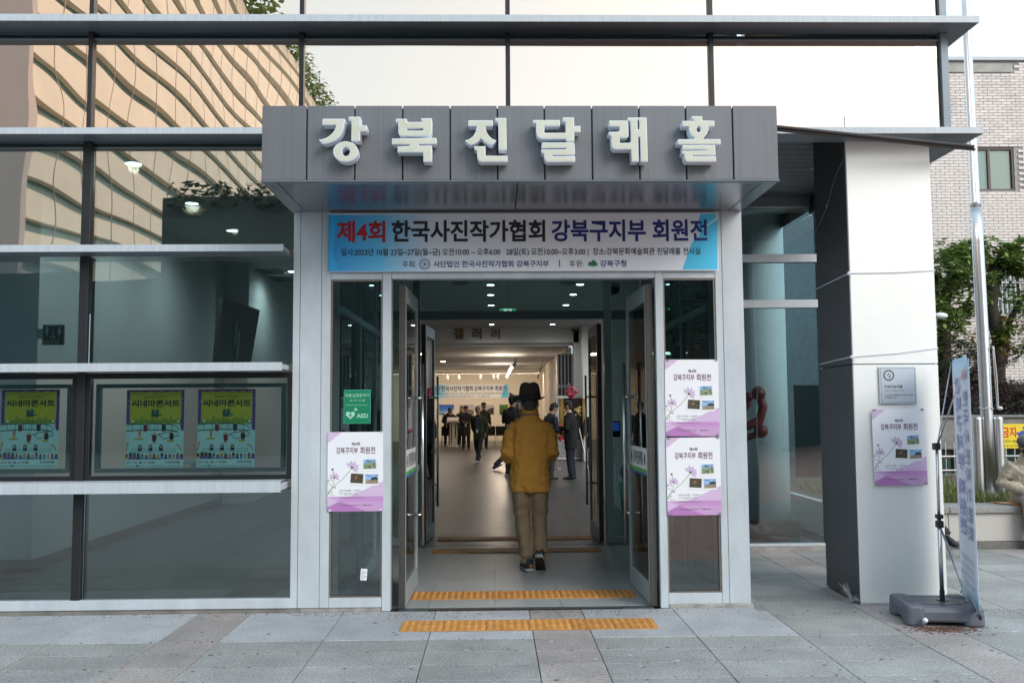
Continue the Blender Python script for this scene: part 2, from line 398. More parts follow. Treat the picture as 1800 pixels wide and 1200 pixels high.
bx('skirting', -4.5, -4.485, 2.1, 8.3, 0, .11, skirt, kind='structure')
bx('corridor_skirting', -5.0, -4.5, 2.085, 2.1, 0, .11, skirt, kind='structure')
wall('upper_floor_slab', -16, 3.66, .40, 12, 4.15, 4.4, m=teals)
wall('upper_room_wall', -16, 3.6, 6, 6.2, 4.4, 8.5, m=wallw)
wall('upper_room_ceiling', -16, 3.6, .40, 6, 7.4, 7.6, m=ceilw)
wall('side_room_wall', 1.9, 3.68, 9, 9.2, 0, 3.97)
wall('side_room_divider', 1.9, 2.02, 3.6, 9, 0, 3.97)
# white round pillar and lobby pillar
pm = MB(); pm.lathe([(.28, 0), (.28, 3.97)], 28, c=(3.45, 4.6, 0)); o = pm.build('round_pillar', wallw, smooth=True); tag(o, 'white round pillar inside the side room behind the porch glazing', 'pillar')
o = bx('square_pillar', 2.60, 3.1, 19.6, 20.1, 0, 3.97, wallw); tag(o, 'white square pillar right of the folded partition inside the hall', 'pillar')

# ================================================================ THE BUILDING
B = thing('exhibition_hall_building', 'glass fronted exhibition hall with white fins and a grey entrance canopy', 'building')
FY = YP - .2; GY = YP + .04
def pane(x0, x1, z0, z1, m, y=GY, parent=B, t=.012):
    o = bx('glass_pane', x0, x1, y, y + t, z0, z1, m, parent, bevel=0)
    if y == GY:                                            # hand-set panes never sit perfectly in one plane
        a, b = random.uniform(-.003, .003), random.uniform(-.003, .003)
        for v_ in o.data.vertices: v_.co.y += a * (v_.co.x - (x0 + x1) / 2) + b * (v_.co.z - (z0 + z1) / 2)
    return o
# horizontal fins: front lip, underside
def fin(x0, x1, z0, z1, wrap=False):
    b = MB()
    b.box(x0, x1, FY, FY + .012, z0, z1, finm)                 # front face
    b.box(x0, x1, FY + .012, YP + .05, z1 - .012, z1 - .001, finm)     # top
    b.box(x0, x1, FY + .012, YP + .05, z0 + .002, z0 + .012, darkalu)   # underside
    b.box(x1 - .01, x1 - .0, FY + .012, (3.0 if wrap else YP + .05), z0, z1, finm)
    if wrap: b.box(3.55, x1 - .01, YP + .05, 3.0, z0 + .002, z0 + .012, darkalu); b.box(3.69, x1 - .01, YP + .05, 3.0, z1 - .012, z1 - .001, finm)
    o = b.build('fin', None, B)
    return o
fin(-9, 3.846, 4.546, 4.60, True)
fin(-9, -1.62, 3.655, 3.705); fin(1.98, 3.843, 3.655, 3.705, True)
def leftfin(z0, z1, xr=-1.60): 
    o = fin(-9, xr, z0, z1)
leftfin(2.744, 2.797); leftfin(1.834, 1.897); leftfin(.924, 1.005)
bx('base_sill', -9, -1.56, YP, YP + .08, .03, .105, alu, B)
bx('mortar_base', -9, -1.49, YP + .012, YP + .1, -.01, .03, concrete, B, bevel=.004)
# spandrel bands under the two upper fins
bx('spandrel', -9, 3.67, GY + .03, GY + .06, 4.50, 4.545, teals, B); bx('spandrel', -9, -1.56, GY + .03, GY + .06, 3.62, 3.655, teals, B)
bx('head_bar', -9, 3.67, YP + .02, GY + .02, 4.485, 4.5, darkalu, B)
XU = [-9.6, -8.0, -6.4, -4.79, -3.19, -1.521, .126, 1.766, 3.672]
for i in range(len(XU) - 1):
    a, b = XU[i] + .018, XU[i + 1] - .018
    if i == len(XU) - 2: b = XU[i + 1] - .05
    pane(a, b, 4.60, 5.44, gu); pane(a, b, 5.47, 7.4, gu)
    pane(a, b, 3.705, 4.485, gu)
for x in XU[1:-1]:
    bx('mullion', x - .018, x + .018, YP + .005, GY + .07, 3.706, 7.4, black if x < -2 else blackm, B)
bx('corner_post', 3.63, 3.69, YP + .0, GY + .09, 3.706, 4.545, darkalu, B); bx('corner_post', 3.63, 3.69, YP + .0, GY + .09, 4.602, 7.4, darkalu, B)
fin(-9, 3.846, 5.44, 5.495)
bx('side_glass', 3.66, 3.672, GY + .1, 6, 3.8, 7.4, gu, B, bevel=0)
XL = [-9.6, -8.0, -6.4, -4.79, -3.19, -1.57]
for zz, m in (((2.797, 3.62), gu), ((1.897, 2.744), gl_), ((.105, .924), gl_)):
    for i in range(len(XL) - 1):
        hw = .036
        pane(XL[i] + hw, XL[i + 1] - (hw if i < 4 else .0), zz[0], zz[1], gm if m is gu else gl_)
for zz in ((2.797, 3.655), (1.897, 2.744), (1.005, 1.834), (.105, .924)):
    for x in XL[1:-1]: bx('mullion', x - .034, x + .034, YP + .0, GY + .09, zz[0] + .001, zz[1], black, B)
# black framed awning windows between the fourth and fifth fins
for i in range(len(XL) - 1):
    a, b = XL[i] + .036, XL[i + 1] - (.036 if i < 4 else .0)
    wdw = bpy.data.objects.new('window', None); C.objects.link(wdw); wdw.parent = B
    z0, z1 = 1.008, 1.832
    fr = MB(); y0, y1 = YP + .01, YP + .07
    for (p, q, r, s_) in ((a, b, z1 - .045, z1), (a, b, z0, z0 + .03), (a, a + .035, z0 + .03, z1 - .045), (b - .035, b, z0 + .03, z1 - .045)): fr.box(p, q, y0, y1, r, s_)
    fr.build('window_frame', blackm, wdw, bevel=.003)
    fr = MB(); y0, y1 = YP + .05, YP + .11; a2, b2, c2, d2 = a + .06, b - .06, z0 + .055, z1 - .085
    for (p, q, r, s_) in ((a2, b2, d2 - .03, d2), (a2, b2, c2, c2 + .03), (a2, a2 + .03, c2 + .03, d2 - .03), (b2 - .03, b2, c2 + .03, d2 - .03)): fr.box(p, q, y0, y1, r, s_)
    fr.build('sash', mk('dark green sash', (.05, .11, .115), .4), wdw, bevel=.004)
    pane(a + .035, b - .035, z0 + .03, z1 - .045, gwn, YP + .03, wdw)
    h = MB(); hx = (a + b) / 2; h.box(hx - .05, hx + .05, YP + .11, YP + .13, c2 + .005, c2 + .03); h.box(hx - .012, hx + .012, YP + .11, YP + .15, c2 + .03, c2 + .075); h.box(hx - .1, hx + .012, YP + .135, YP + .155, c2 + .065, c2 + .085)
    h.build('window_handle', mk('pale teal metal', (.2, .42, .42), .4), wdw, bevel=.004)

# ---- entrance portal
def ap(name, *a, m=alu): return bx(name, *a, m, B, bevel=.0025)
zt = 3.10
PY1 = YP + .1
ap('portal_panel', -1.565, -1.512, YP + .004, PY1, .03, zt)
ap('portal_panel', -1.508, -1.345, YP, PY1, .03, zt); ap('portal_panel', -1.342, -1.272, YP + .001, PY1, .03, zt)
ap('portal_panel', -.866, -.80, YP - .004, PY1 + .05, 0, 2.62)
ap('portal_panel', 1.275, 1.335, YP - .004, PY1 + .05, 0, 2.62)
ap('portal_panel', 1.752, 1.806, YP + .001, PY1, .03, zt); ap('portal_panel', 1.809, 1.972, YP, PY1, .03, zt)
ap('portal_header', -1.270, 1.750, YP + .001, PY1, 2.622, zt)
ap('portal_header', -.798, 1.273, YP, PY1, 2.556, 2.620)
ap('portal_header', -1.270, -.868, YP + .001, PY1, 2.552, 2.620); ap('portal_header', 1.337, 1.750, YP + .001, PY1, 2.552, 2.620)
ap('sidelight_sill', -1.270, -.868, YP + .001, PY1, .03, .103); ap('sidelight_sill', 1.337, 1.750, YP + .001, PY1, .03, .112)
brz = mk('bronze bead', (.25, .22, .19), .4, .5)
for a, b, z0 in ((-1.270, -.868, .103), (1.337, 1.750, .112)):
    q = MB()
    for (p, q_, r, s_) in ((a, b, 2.54, 2.552), (a, b, z0, z0 + .01), (a, a + .012, z0 + .01, 2.54), (b - .012, b, z0 + .01, 2.54)): q.box(p, q_, YP + .012, YP + .05, r, s_)
    q.build('glazing_bead', brz, B); pane(a + .012, b - .012, z0 + .01, 2.54, gl_, YP + .03)
bx('portal_right_side', 1.93, 1.972, PY1, 3.0, .0, zt, alu, B)
bx('portal_roof', -1.565, 1.972, PY1, 3.0, 3.10, 3.2, alu, B)
for a, b in ((-1.49, -.868), (1.337, 1.99)): bx('mortar_base', a, b, YP - .01 if a > 0 else YP + .008, PY1, -.01, .03, mk('pale mortar', (.33, .31, .29), .9, 0, .3, 12), B, bevel=.006)
# vestibule: side glazing, inner screen
teal = mk('green grey frame', (.11, .17, .18), .4, .2)
vf = mk('vestibule frame', (.33, .40, .42), .4, .1)
for x in (-1.235, 1.70):
    for y in (1.25, 2.35, 3.4): bx('side_frame', x, x + .04, y, y + .05, 0, 3.3, vf, B)
    bx('side_frame', x, x + .04, .3, 3.4, 0, .09, vf, B); bx('side_frame', x + .001, x + .039, .3, 3.4, 2.30, 2.36, vf, B)
    bx('side_glass', x + .012, x + .024, .3, 3.4, .09, 3.5, gv, B, bevel=0)
IY = 3.5
for a, b in ((-.93, -.845), (1.275, 1.36)): bx('inner_post', a, b, IY, IY + .1, 0, 3.5, vf if a > 0 else teal, B)
bx('inner_header', -1.2, 1.7, IY + .002, IY + .098, 2.565, 2.66, teal, B)
bx('inner_sill', -1.2, -.93, IY + .002, IY + .098, 0, .08, vf, B); bx('inner_sill', 1.36, 1.7, IY + .002, IY + .098, 0, .08, vf, B)
pane(-.845, 1.275, 2.66, 3.55, gv, IY + .03); pane(1.36, 1.7, .08, 3.5, gv, IY + .03); pane(-1.2, -.93, .08, 3.5, gv, IY + .03)
# door tracks and floor closers
bx('door_track', -.55, 1.02, YP + .01, YP + .03, -.004, .003, black, B); bx('door_track', -.845, 1.275, IY, IY + .03, -.004, .003, mk('steel track', (.35, .35, .34), .4, .8), B)
for a, b in ((-.74, -.52), (.98, 1.22)): bx('floor_closer_plate', a, b, YP - .01, YP + .07, -.002, .006, mk('dull zinc plate', (.10, .115, .115), .5, .6, .4, 25), B)
# double doors, standing open inwards
def door(x, y, w, side, outer, label):
    h = 2.50
    doorw = mk('door aluminium', (.36, .40, .42), .4, .2)
    D = bpy.data.objects.new('door', None); C.objects.link(D); D.parent = B; D.location = (x, y, .012); D['label'] = label
    m = doorw if outer else mk('grey door metal', (.22, .25, .26), .4, .3)
    fr = MB(); t = .018; s = .058
    fr.box(-t, t, 0, s, 0, h); fr.box(-t, t, w - s * .85, w, 0, h); fr.box(-t, t, s, w - s * .85, h - .13, h); fr.box(-t, t, s, w - s * .85, 0, .16)
    fr.build('door_frame', m, D, bevel=.003)
    e = MB(); e.box(-t - .012 if side > 0 else t + .001, -t - .001 if side > 0 else t + .012, -.03, .02, 0, h); e.box(-.018, .018, -.028, -.004, 0, h); e.build('hinge_edge', mk('dark pile edge', (.05, .045, .04), .7, 0, .2, 30), D)
    bx('glass_pane', -.005, .005, s, w - s * .85, .16, h - .13, gd, D, bevel=0)
    hd = MB(); 
    for sx in (-1, 1):
        hx = sx * .075; hd.cyl((hx, w - .16, .36), (hx, w - .16, 1.92), .0155 if outer else .013, 12)
        for z in (.62, 1.62) if outer else (.62, 1.66): hd.cyl((0, w - .16, z), (hx, w - .16, z), .011, 8)
    hd.build('door_handle', steel, D, smooth=True)
    hd = MB(); hd.box(-.03, .03, w - .04, w - .005, .98, 1.04); hd.build('door_lock', steel, D, bevel=.004)
    return D
d1 = door(-.71, YP + .06, .93, 1, True, 'left outer glass door standing open inwards')
d2 = door(1.222, YP + .06, .93, -1, True, 'right outer glass door standing open inwards')
d3 = door(-.80, IY + .06, .75, 1, False, 'left inner glass door standing open'); d4 = door(1.215, IY + .06, .75, -1, False, 'right inner glass door standing open')
d1.rotation_euler.z = R(-1.2); d2.rotation_euler.z = R(1.2); d3.rotation_euler.z = R(-4); d4.rotation_euler.z = R(2)
# door stickers (white with green and blue band)
grn = mk('print green', (.10, .42, .08), .5); blu = mk('print blue', (.03, .12, .42), .5); ink = mk('print black', (.015, .015, .02), .5); wh = mk('print white', (.78, .78, .78), .5)
def yz(m): return Matrix(((0, -1 if m > 0 else 1, 0, 0), (1, 0, 0, 0), (0, 0, 1, 0), (0, 0, 0, 1)))
for D, sd in ((d1, 1), (d2, -1)):
    s_ = MB(); M = Matrix.Translation((sd * .0095, .07, .98)) @ yz(sd)
    # local x -> along the door; seen from inside the doorway
    s_.box(0, .79, -.001, .001, .0, .22, wh, M); s_.box(0, .79, -.003, -.0015, 0.02, .05, grn, M); s_.box(0, .79, -.003, -.0015, .0, .02, blu, M)
    s_.text('강북진달래홀', .18, .62, .08, .19, -.003, ink, .012, M, flip=sd < 0)
    s_.disc(.10, .13, .025, .05, -.003, ink, M=M); s_.disc(.70, .13, .025, .05, -.003, ink, M=M)
    s_.build('door_sticker', None, D)

# ---- canopy
cy = -.824
cp = bpy.data.objects.new('canopy', None); C.objects.link(cp); cp.parent = B
seams = [-1.579, -1.269, -.942, -.616, -.29, .034, .357, .684, 1.010, 1.333, 1.657, 1.972]
for i in range(11): bx('fascia_panel', seams[i] + .005, seams[i + 1] - .005, cy, cy + .03, 3.094, 3.612, signgrey, cp, bevel=.003)
bx('canopy_core', -1.572, 1.965, cy + .02, YP, 3.13, 3.60, blackm, cp)
bx('fascia_lip', -1.581, 1.975, cy - .004, cy + .04, 3.082, 3.0935, darkalu, cp)
bx('soffit_panel', -1.47, .17, cy + .06, YP - .003, 3.084, 3.10, soff, cp); bx('soffit_panel', .176, 1.86, cy + .06, YP - .003, 3.084, 3.10, soff, cp)
bx('soffit_edge', -1.579, -1.474, cy + .041, YP - .003, 3.083, 3.10, soff, cp); bx('soffit_edge', 1.865, 1.972, cy + .041, YP - .003, 3.083, 3.10, soff, cp)
bx('canopy_side', -1.579, -1.572, cy + .03, YP, 3.10, 3.612, signgrey, cp); bx('canopy_side', 1.965, 1.972, cy + .03, YP, 3.10, 3.612, signgrey, cp)

# ---- porch: slatted soffit, recessed glazing
SF = thing('porch_soffit', 'dark slatted soffit under the overhanging upper floor right of the canopy', 'soffit')
for k in range(17):
    y = .36 + k * .155
    bx('slat', 1.98, 3.55, y, y + .147, 3.865, 3.88, slat, SF, bevel=.002)
bx('soffit_backing', 1.98, 3.6, .25, 3.0, 3.885, 3.97, black, SF)
bx('soffit_trim', 1.98, 3.56, .20, .23, 3.67, 3.88, blackm, SF); bx('soffit_trim', 3.52, 3.55, .23, 3.0, 3.67, 3.88, blackm, SF)
bx('soffit_border', 2.9, 3.52, .235, 1.2, 3.70, 3.715, darkalu, SF)
bx('porch_beam', 1.98, 3.6, 2.96, 3.1, 3.75, 3.865, darkalu, B)
for z0, z1 in ((3.133, 3.222), (2.625, 2.714), (-.045, .06)): bx('porch_transom', 1.98, 3.66, 2.98, 3.08, max(z0, 0), z1, alu, B)
bx('porch_kerb', 1.975, 3.7, 2.86, 2.98, -.01, .035, mk('pale mortar', (.33, .31, .29)), B)
bx('porch_kerb_post', 3.6, 3.68, 2.98, 3.08, .06, 3.75, alu, B)
for z0, z1 in ((.06, 2.625), (2.714, 3.133), (3.222, 3.75)): pane(1.98, 3.62, z0, z1, gl_, 3.02)
# ================================================================ SIGN LETTERS on the canopy
SG = thing('hall_name_sign', 'six thick cream Korean letters with white rims standing proud of the grey canopy', 'sign', (0, 0, 0))
def ell(cx, cz, rx, rz, n=36): return [(cx + rx * math.cos(2 * math.pi * k / n), cz + rz * math.sin(2 * math.pi * k / n)) for k in range(n)]
LET = [
 (-1.208, .422, [[(188,155),(608,155),(607,210),(600,275),(585,345),(565,400),(535,455),(490,510),(440,552),(390,583),(330,608),(260,625),(195,630),(120,555),(190,545),(260,520),(330,475),(390,415),(430,350),(448,270),(188,270)],
   [(688,115),(905,115),(905,275),(1030,285),(1030,392),(905,392),(905,578),(738,578),(742,215),(728,185),(685,180)], ell(630,780,236,194), ell(636,778,78,88)]),
 (-.711, .420, [[(175,155),(380,155),(380,217),(700,217),(688,200),(660,190),(660,145),(862,145),(862,400),(852,445),(832,472),(800,486),(280,488),(248,470),(228,435),(222,395),(222,240),(210,222),(175,215)], [(385,338),(700,338),(700,380),(385,380)],
   [(100,535),(950,520),(950,632),(612,636),(612,670),(862,668),(862,975),(705,975),(700,795),(208,795),(208,685),(440,672),(440,645),(100,640)]]),
 (-.232, .419, [[(200,185),(672,185),(672,293),(530,293),(532,350),(555,420),(600,490),(660,540),(735,572),(655,655),(590,640),(510,595),(440,520),(380,590),(300,640),(225,655),(135,572),(210,550),(280,500),(330,430),(355,350),(360,293),(200,293)],
   [(722,140),(930,140),(938,750),(782,750),(778,240),(765,210),(722,195)], [(308,682),(525,682),(528,865),(952,865),(955,975),(440,978),(400,955),(375,915),(368,860),(368,780),(355,748),(312,740)]]),
 (.229, .418, [[(132,180),(650,180),(650,295),(352,295),(348,425),(765,425),(768,240),(755,205),(710,190),(712,130),(925,130),(928,295),(1050,295),(1048,412),(930,412),(925,592),(775,592),(770,540),(290,540),(235,515),(205,465),(192,400),(192,270),(180,240),(135,232)],
   [(298,614),(900,610),(930,627),(938,825),(915,848),(500,850),(500,874),(938,874),(938,978),(400,978),(365,950),(345,900),(340,840),(320,808),(285,800),(290,748),(765,742),(765,718),(298,720)]]),
 (.730, .417, [[(178,190),(527,192),(545,260),(545,490),(520,520),(370,520),(370,622),(592,615),(598,560),(592,230),(580,200),(542,190),(542,132),(905,132),(912,978),(778,978),(772,510),(735,500),(735,978),(602,978),(595,742),(280,742),(240,720),(220,680),(212,600),(212,500),(200,475),(165,465),(162,408),(370,402),(378,305),(178,303)],
   [(725,185),(745,175),(765,190),(765,360),(725,360)]]),
 (1.194, .416, [[(458,108),(660,108),(660,190),(900,195),(895,303),(782,303),(780,370),(750,440),(700,500),(672,520),(672,548),(1010,550),(1010,648),(178,648),(178,550),(495,548),(505,520),(450,480),(410,420),(395,350),(395,303),(272,303),(272,198),(500,198),(490,175),(460,155)], ell(588,358,44,60),
   [(265,664),(900,664),(908,840),(890,860),(455,860),(455,882),(912,882),(912,978),(350,978),(315,950),(300,900),(295,850),(280,830),(250,822),(255,774),(742,768),(742,750),(262,750)]]),
]
for x0, wd, loops in LET:
    lp = [[(x0 + a * wd / 1200, 3.541 - b * .4305 / 1200) for a, b in l] for l in loops]
    a = outline('letter', lp, .092, lwhite, SG, 0, -.930)
    b = outline('letter_face', lp, .004, cream, a, -.0045, -.9325)

# ================================================================ BANNER over the doors (and its larger twin in the gallery)
red = mk('print red', (.38, .015, .02), .5); navy = mk('print navy', (.015, .02, .16), .5); nav2 = mk('print slate', (.07, .07, .20), .5)
dgreen = mk('print dark green', (.01, .14, .07), .5)
def gradmat(name, stops, axis=0, lo_=0.0, hi=1.0, rough=.5):
    m = bpy.data.materials.new(name); m.use_nodes = True; n = m.node_tree.nodes; l = m.node_tree.links; b = n['Principled BSDF']; b.inputs['Roughness'].default_value = rough
    tc = n.new('ShaderNodeTexCoord'); sx = n.new('ShaderNodeSeparateXYZ'); l.new(tc.outputs['Generated'], sx.inputs[0])
    cr = n.new('ShaderNodeValToRGB'); l.new(sx.outputs[axis], cr.inputs[0])
    e = cr.color_ramp.elements
    while len(e) < len(stops): e.new(.5)
    for i, (p, c) in enumerate(stops): e[i].position = p; e[i].color = (*c, 1)
    l.new(cr.outputs[0], b.inputs['Base Color']); return m
banbg = gradmat('banner cloth print', [(0, (.015, .26, .62)), (.13, (.12, .50, .80)), (.27, (.72, .77, .84)), (.6, (.78, .78, .82)), (.88, (.76, .78, .84)), (1, (.62, .72, .82))], 0)
bancy = mk('banner cyan print', (.06, .52, .80), .5); banb2 = mk('banner mid blue print', (.03, .38, .74), .5)
def banner(name, label, cat, x0, x1, z0, z1, y, grp=None):
    o = MB(); n = 24
    t = thing(name, label, cat, (x0, y, z0), 0, grp); W, H = x1 - x0, z1 - z0
    X = lambda px: (px - 578) / 684 * W
    Z = lambda py: (477 - py) / 103 * H
    MB().box(0, W, 0, .003, 0, H).build('banner_cloth', banbg, t)
    b = MB(); e = -.0008
    b.poly([(X(1198), Z(475)), (X(1214), Z(430)), (X(1240), Z(400)), (X(1262), Z(386)), (X(1259.5), Z(475.5))][::1], e, bancy)
    b.poly([(X(1229), Z(385)), (X(1232), Z(376)), (X(1259.5), Z(376)), (X(1259.5), Z(384)), (X(1240), Z(398)), (X(1225), Z(412))], e * 1.2, bancy)
    b.poly([(X(580), Z(475.5)), (X(580), Z(376)), (X(600), Z(376)), (X(590), Z(400)), (X(586), Z(440)), (X(596), Z(475.5))], e, banb2)
    wht = mk('banner white hem', (.70, .70, .74), .5)
    for q in ((0, W, 0, X(579.6)), (0, W, Z(376), H)): b.box(q[0], q[1], e, 0, q[2] if q[2] < .1 * H or q[2] > .5 * H else 0, q[3] if q[3] > .5 * H else .0035, wht)
    T = lambda s_, a, c, p, q, m, bd=0: b.text(s_, X(a), X(c), Z(q), Z(p), e * 3, m, bd)
    T('제4회', 592, 677, 387, 425, red, .028); T('한국사진작가협회', 688, 957, 386, 425, ink, .028); T('강북구지부 회원전', 968, 1243, 386, 425, navy, .028)
    T('일시:2023년 10월 23일~27일(월~금) 오전10:00 ~ 오후6:00   28일(토) 오전10:00~오후3:00 |  장소:강북문화예술회관 진달래홀 전시실', 600, 1230, 436, 451, ink, .012)
    T('주최:', 707, 731, 458, 470, ink, .003); T('사단법인 한국사진작가협회 강북구지부', 761, 963, 458, 470, nav2, .02); T('|', 981, 982.4, 457, 470, ink, .01)
    T('후원:', 999, 1024, 458, 470, ink, .003); T('강북구청', 1053, 1099, 458, 470, nav2, .02)
    k = H / 103
    b.ring(X(746), Z(464), 8.2 * k, 9.6 * k, e * 3, nav2); b.ring(X(746), Z(464), 5.6 * k, 6.2 * k, e * 3, nav2)
    for q in range(3):
        th = q * 2.1; b.poly([(X(746) + 5 * k * math.cos(th), Z(464) + 5 * k * math.sin(th)), (X(746) + 1.4 * k * math.cos(th + 1.5), Z(464) + 1.4 * k * math.sin(th + 1.5)), (X(746) + 1.4 * k * math.cos(th - 1.2), Z(464) + 1.4 * k * math.sin(th - 1.2))], e * 3, nav2)
    b.poly([(X(1031), Z(466)), (X(1034), Z(460)), (X(1037), Z(462)), (X(1040), Z(457)), (X(1045), Z(460)), (X(1049), Z(466)), (X(1040), Z(468))], e * 3, dgreen)
    b.disc(X(1040), Z(467.5), 9 * k, 2.2 * k, e * 2.5, mk('print light green', (.25, .45, .3)))
    b.build('banner_print', None, t)
    return t
banner('entrance_banner', 'wide blue and white exhibition banner stretched over the doorway below the canopy', 'banner', -1.287, 1.775, 2.607, 3.068, .118)
banner('gallery_banner', 'blue and white exhibition banner hung on the far wall deep inside the gallery', 'banner', -3.15, .705, 2.06, 2.72, 36.93)

# ================================================================ POSTERS
lil = mk('print lilac', (.55, .33, .56), .4); lil2 = mk('print pale lilac', (.62, .46, .66), .4); lil3 = mk('print orchid', (.44, .19, .45), .4); lil4 = mk('print light orchid', (.52, .27, .54), .4)
plum = mk('print plum', (.16, .05, .10), .5); petal = mk('print petal', (.58, .44, .62), .5); stem = mk('print stem', (.22, .26, .10), .5); frm = mk('print frame white', (.84, .84, .84), .5)
skyb = mk('print sky', (.25, .42, .66), .5, 0, .9, 30); mtn = mk('print mountain', (.20, .26, .14), .5, 0, .9, 60); brn = mk('print woodland', (.06, .06, .035), .5, 0, 1, 60); orr = mk('print rust flower', (.24, .09, .05), .5); heath = mk('print heath', (.30, .24, .18), .5, 0, .7, 60)
PW, PH = .428, .606
def exhibition_poster():
    t = thing('exhibition_poster', '', 'poster', group='exhibition posters with lilac flowers')
    MB().box(0, PW, 0, .0022, 0, PH).build('poster_sheet', paper, t)
    b = MB(); X = lambda px: (px - 57) / 728 * PW
    Z = lambda py: (1108 - py) / 1046 * PH
    P = lambda pts, m, e=1: b.poly([(X(a), Z(c)) for a, c in pts], -.0006 * e, m)
    P([(57, 62), (240, 68), (60, 205)], lil2)
    P([(785, 715), (785, 915), (330, 915)], lil2, 1); P([(57, 912), (785, 912), (785, 1108), (57, 1108)], lil, 1.5)
    P([(57, 912), (215, 975), (57, 1052)], lil2, 2); P([(215, 975), (560, 1108), (57, 1108), (57, 1052)], lil3, 2); P([(330, 912), (785, 912), (785, 980), (215, 975)], lil4, 2)
    T = lambda s_, a, c, p, q, m, bd=0: b.text(s_, X(a), X(c), Z(q), Z(p), -.0018, m, bd)
    T('제4회', 370, 480, 198, 242, ink, .01); T('강북구지부', 172, 455, 262, 350, plum, .012); T('회원전', 485, 680, 258, 352, plum, .012)
    T('2023.10.23(월) ~ 10.28(토)', 212, 490, 822, 848, plum, .0); T('관람시간  월~금 오전10시 ~ 오후 6시', 212, 455, 862, 876, ink); T('토요일 오전10시 ~ 오후 3시', 275, 460, 880, 893, ink); T('강북문화예술회관(진달래홀 전시실)', 212, 515, 918, 938, plum)
    T('주최', 212, 235, 1018, 1030, ink); T('(사)한국사진작가협회 강북구지부', 245, 470, 1022, 1038, ink, .01); T('후원', 502, 525, 1016, 1028, ink); T('강북구청', 572, 635, 1020, 1036, ink, .01)
    b.disc(X(550), Z(1028), 18 / 728 * PW, 8 / 728 * PW, -.0018, dgreen, 10)
    for (cx, cz, rot, kind) in ((610, 495, 2, 0), (442, 682, -4, 1), (636, 692, 1, 2)):
        M = Matrix.Translation((X(cx), 0, Z(cz))) @ Matrix.Rotation(R(-rot), 4, 'Y'); s_ = PW / 728
        b.poly([(-92 * s_, -82 * s_), (92 * s_, -82 * s_), (92 * s_, 78 * s_), (-92 * s_, 78 * s_)], -.0006, mk('print shadow grey', (.55, .55, .58)), M)
        b.poly([(-90 * s_, -78 * s_), (90 * s_, -78 * s_), (90 * s_, 78 * s_), (-90 * s_, 78 * s_)], -.0012, frm, M)
        q = lambda pts, m, e=3: b.poly([(a * s_, c * s_) for a, c in pts], -.0006 * e, m, M)
        if kind == 0: q([(-82, -55), (82, -55), (82, 68), (-82, 68)], skyb); q([(-82, -55), (82, -55), (82, 15), (55, 40), (30, 20), (5, 35), (-25, 10), (-60, 25), (-82, 5)], mtn, 3.5)
        if kind == 1: q([(-82, -55), (82, -55), (82, 68), (-82, 68)], brn); b.disc(-10 * s_, 15 * s_, 28 * s_, 26 * s_, -.0021, orr, 7, M)
        if kind == 2: q([(-82, -5), (82, -5), (82, 68), (-82, 68)], skyb); q([(-82, -55), (82, -55), (82, -5), (-82, -5)], heath, 3.2); q([(-20, -5), (82, -5), (78, 22), (40, 36), (0, 26)], mk('print dark hill', (.02, .05, .06)), 3.5)
    def stalk(pts, wd=2.2):
        for (a, c), (d, e) in zip(pts[:-1], pts[1:]):
            nx, nz = -(e - c), d - a; ln = math.hypot(nx, nz) or 1; nx, nz = nx / ln * wd, nz / ln * wd
            P([(a + nx, c + nz), (d + nx, e + nz), (d - nx, e - nz), (a - nx, c - nz)], stem, 2.5)
    stalk([(60, 890), (100, 820), (180, 740), (260, 680), (310, 620), (370, 548)], 3); stalk([(130, 780), (140, 720), (150, 670)]); stalk([(60, 890), (75, 845), (120, 790)]); stalk([(75, 870), (150, 900)]); stalk([(62, 735), (110, 760), (140, 800)]); stalk([(125, 600), (140, 580), (124, 558)], 1.5)
    for cx, cz, s_, angs in ((378, 530, 1.0, (100, 140, 60, 20, -10, -40)), (148, 660, .75, (100, 150, 60, 20, 190, -20))):
        for a in angs:
            ca, sa = math.cos(R(a)), math.sin(R(a)); L = 88 * s_; wv = 20 * s_
            P([(cx, cz), (cx + L * .5 * ca - wv * sa, cz - L * .5 * sa - wv * ca), (cx + L * ca - wv * .5 * sa, cz - L * sa - wv * .5 * ca), (cx + L * ca + wv * .5 * sa, cz - L * sa + wv * .5 * ca), (cx + L * .5 * ca + wv * sa, cz - L * .5 * sa + wv * ca)], petal, 3 + .1 * (a % 7))
        b.disc(X(cx), Z(cz), 17 * s_ / 728 * PW, 15 * s_ / 728 * PW, -.0028, mk('print seed head', (.10, .12, .03)), 9)
    for cx, cz, r in ((124, 553, 14), (112, 848, 8), (115, 700, 7), (158, 790, 9), (70, 700, 10)): b.disc(X(cx), Z(cz), r / 728 * PW, r / 728 * PW, -.0028, plum, 7)
    b.ring(X(125), Z(120), .012, .014, -.0018, frm, 14)
    b.build('poster_print', None, t); return t
p0 = exhibition_poster()
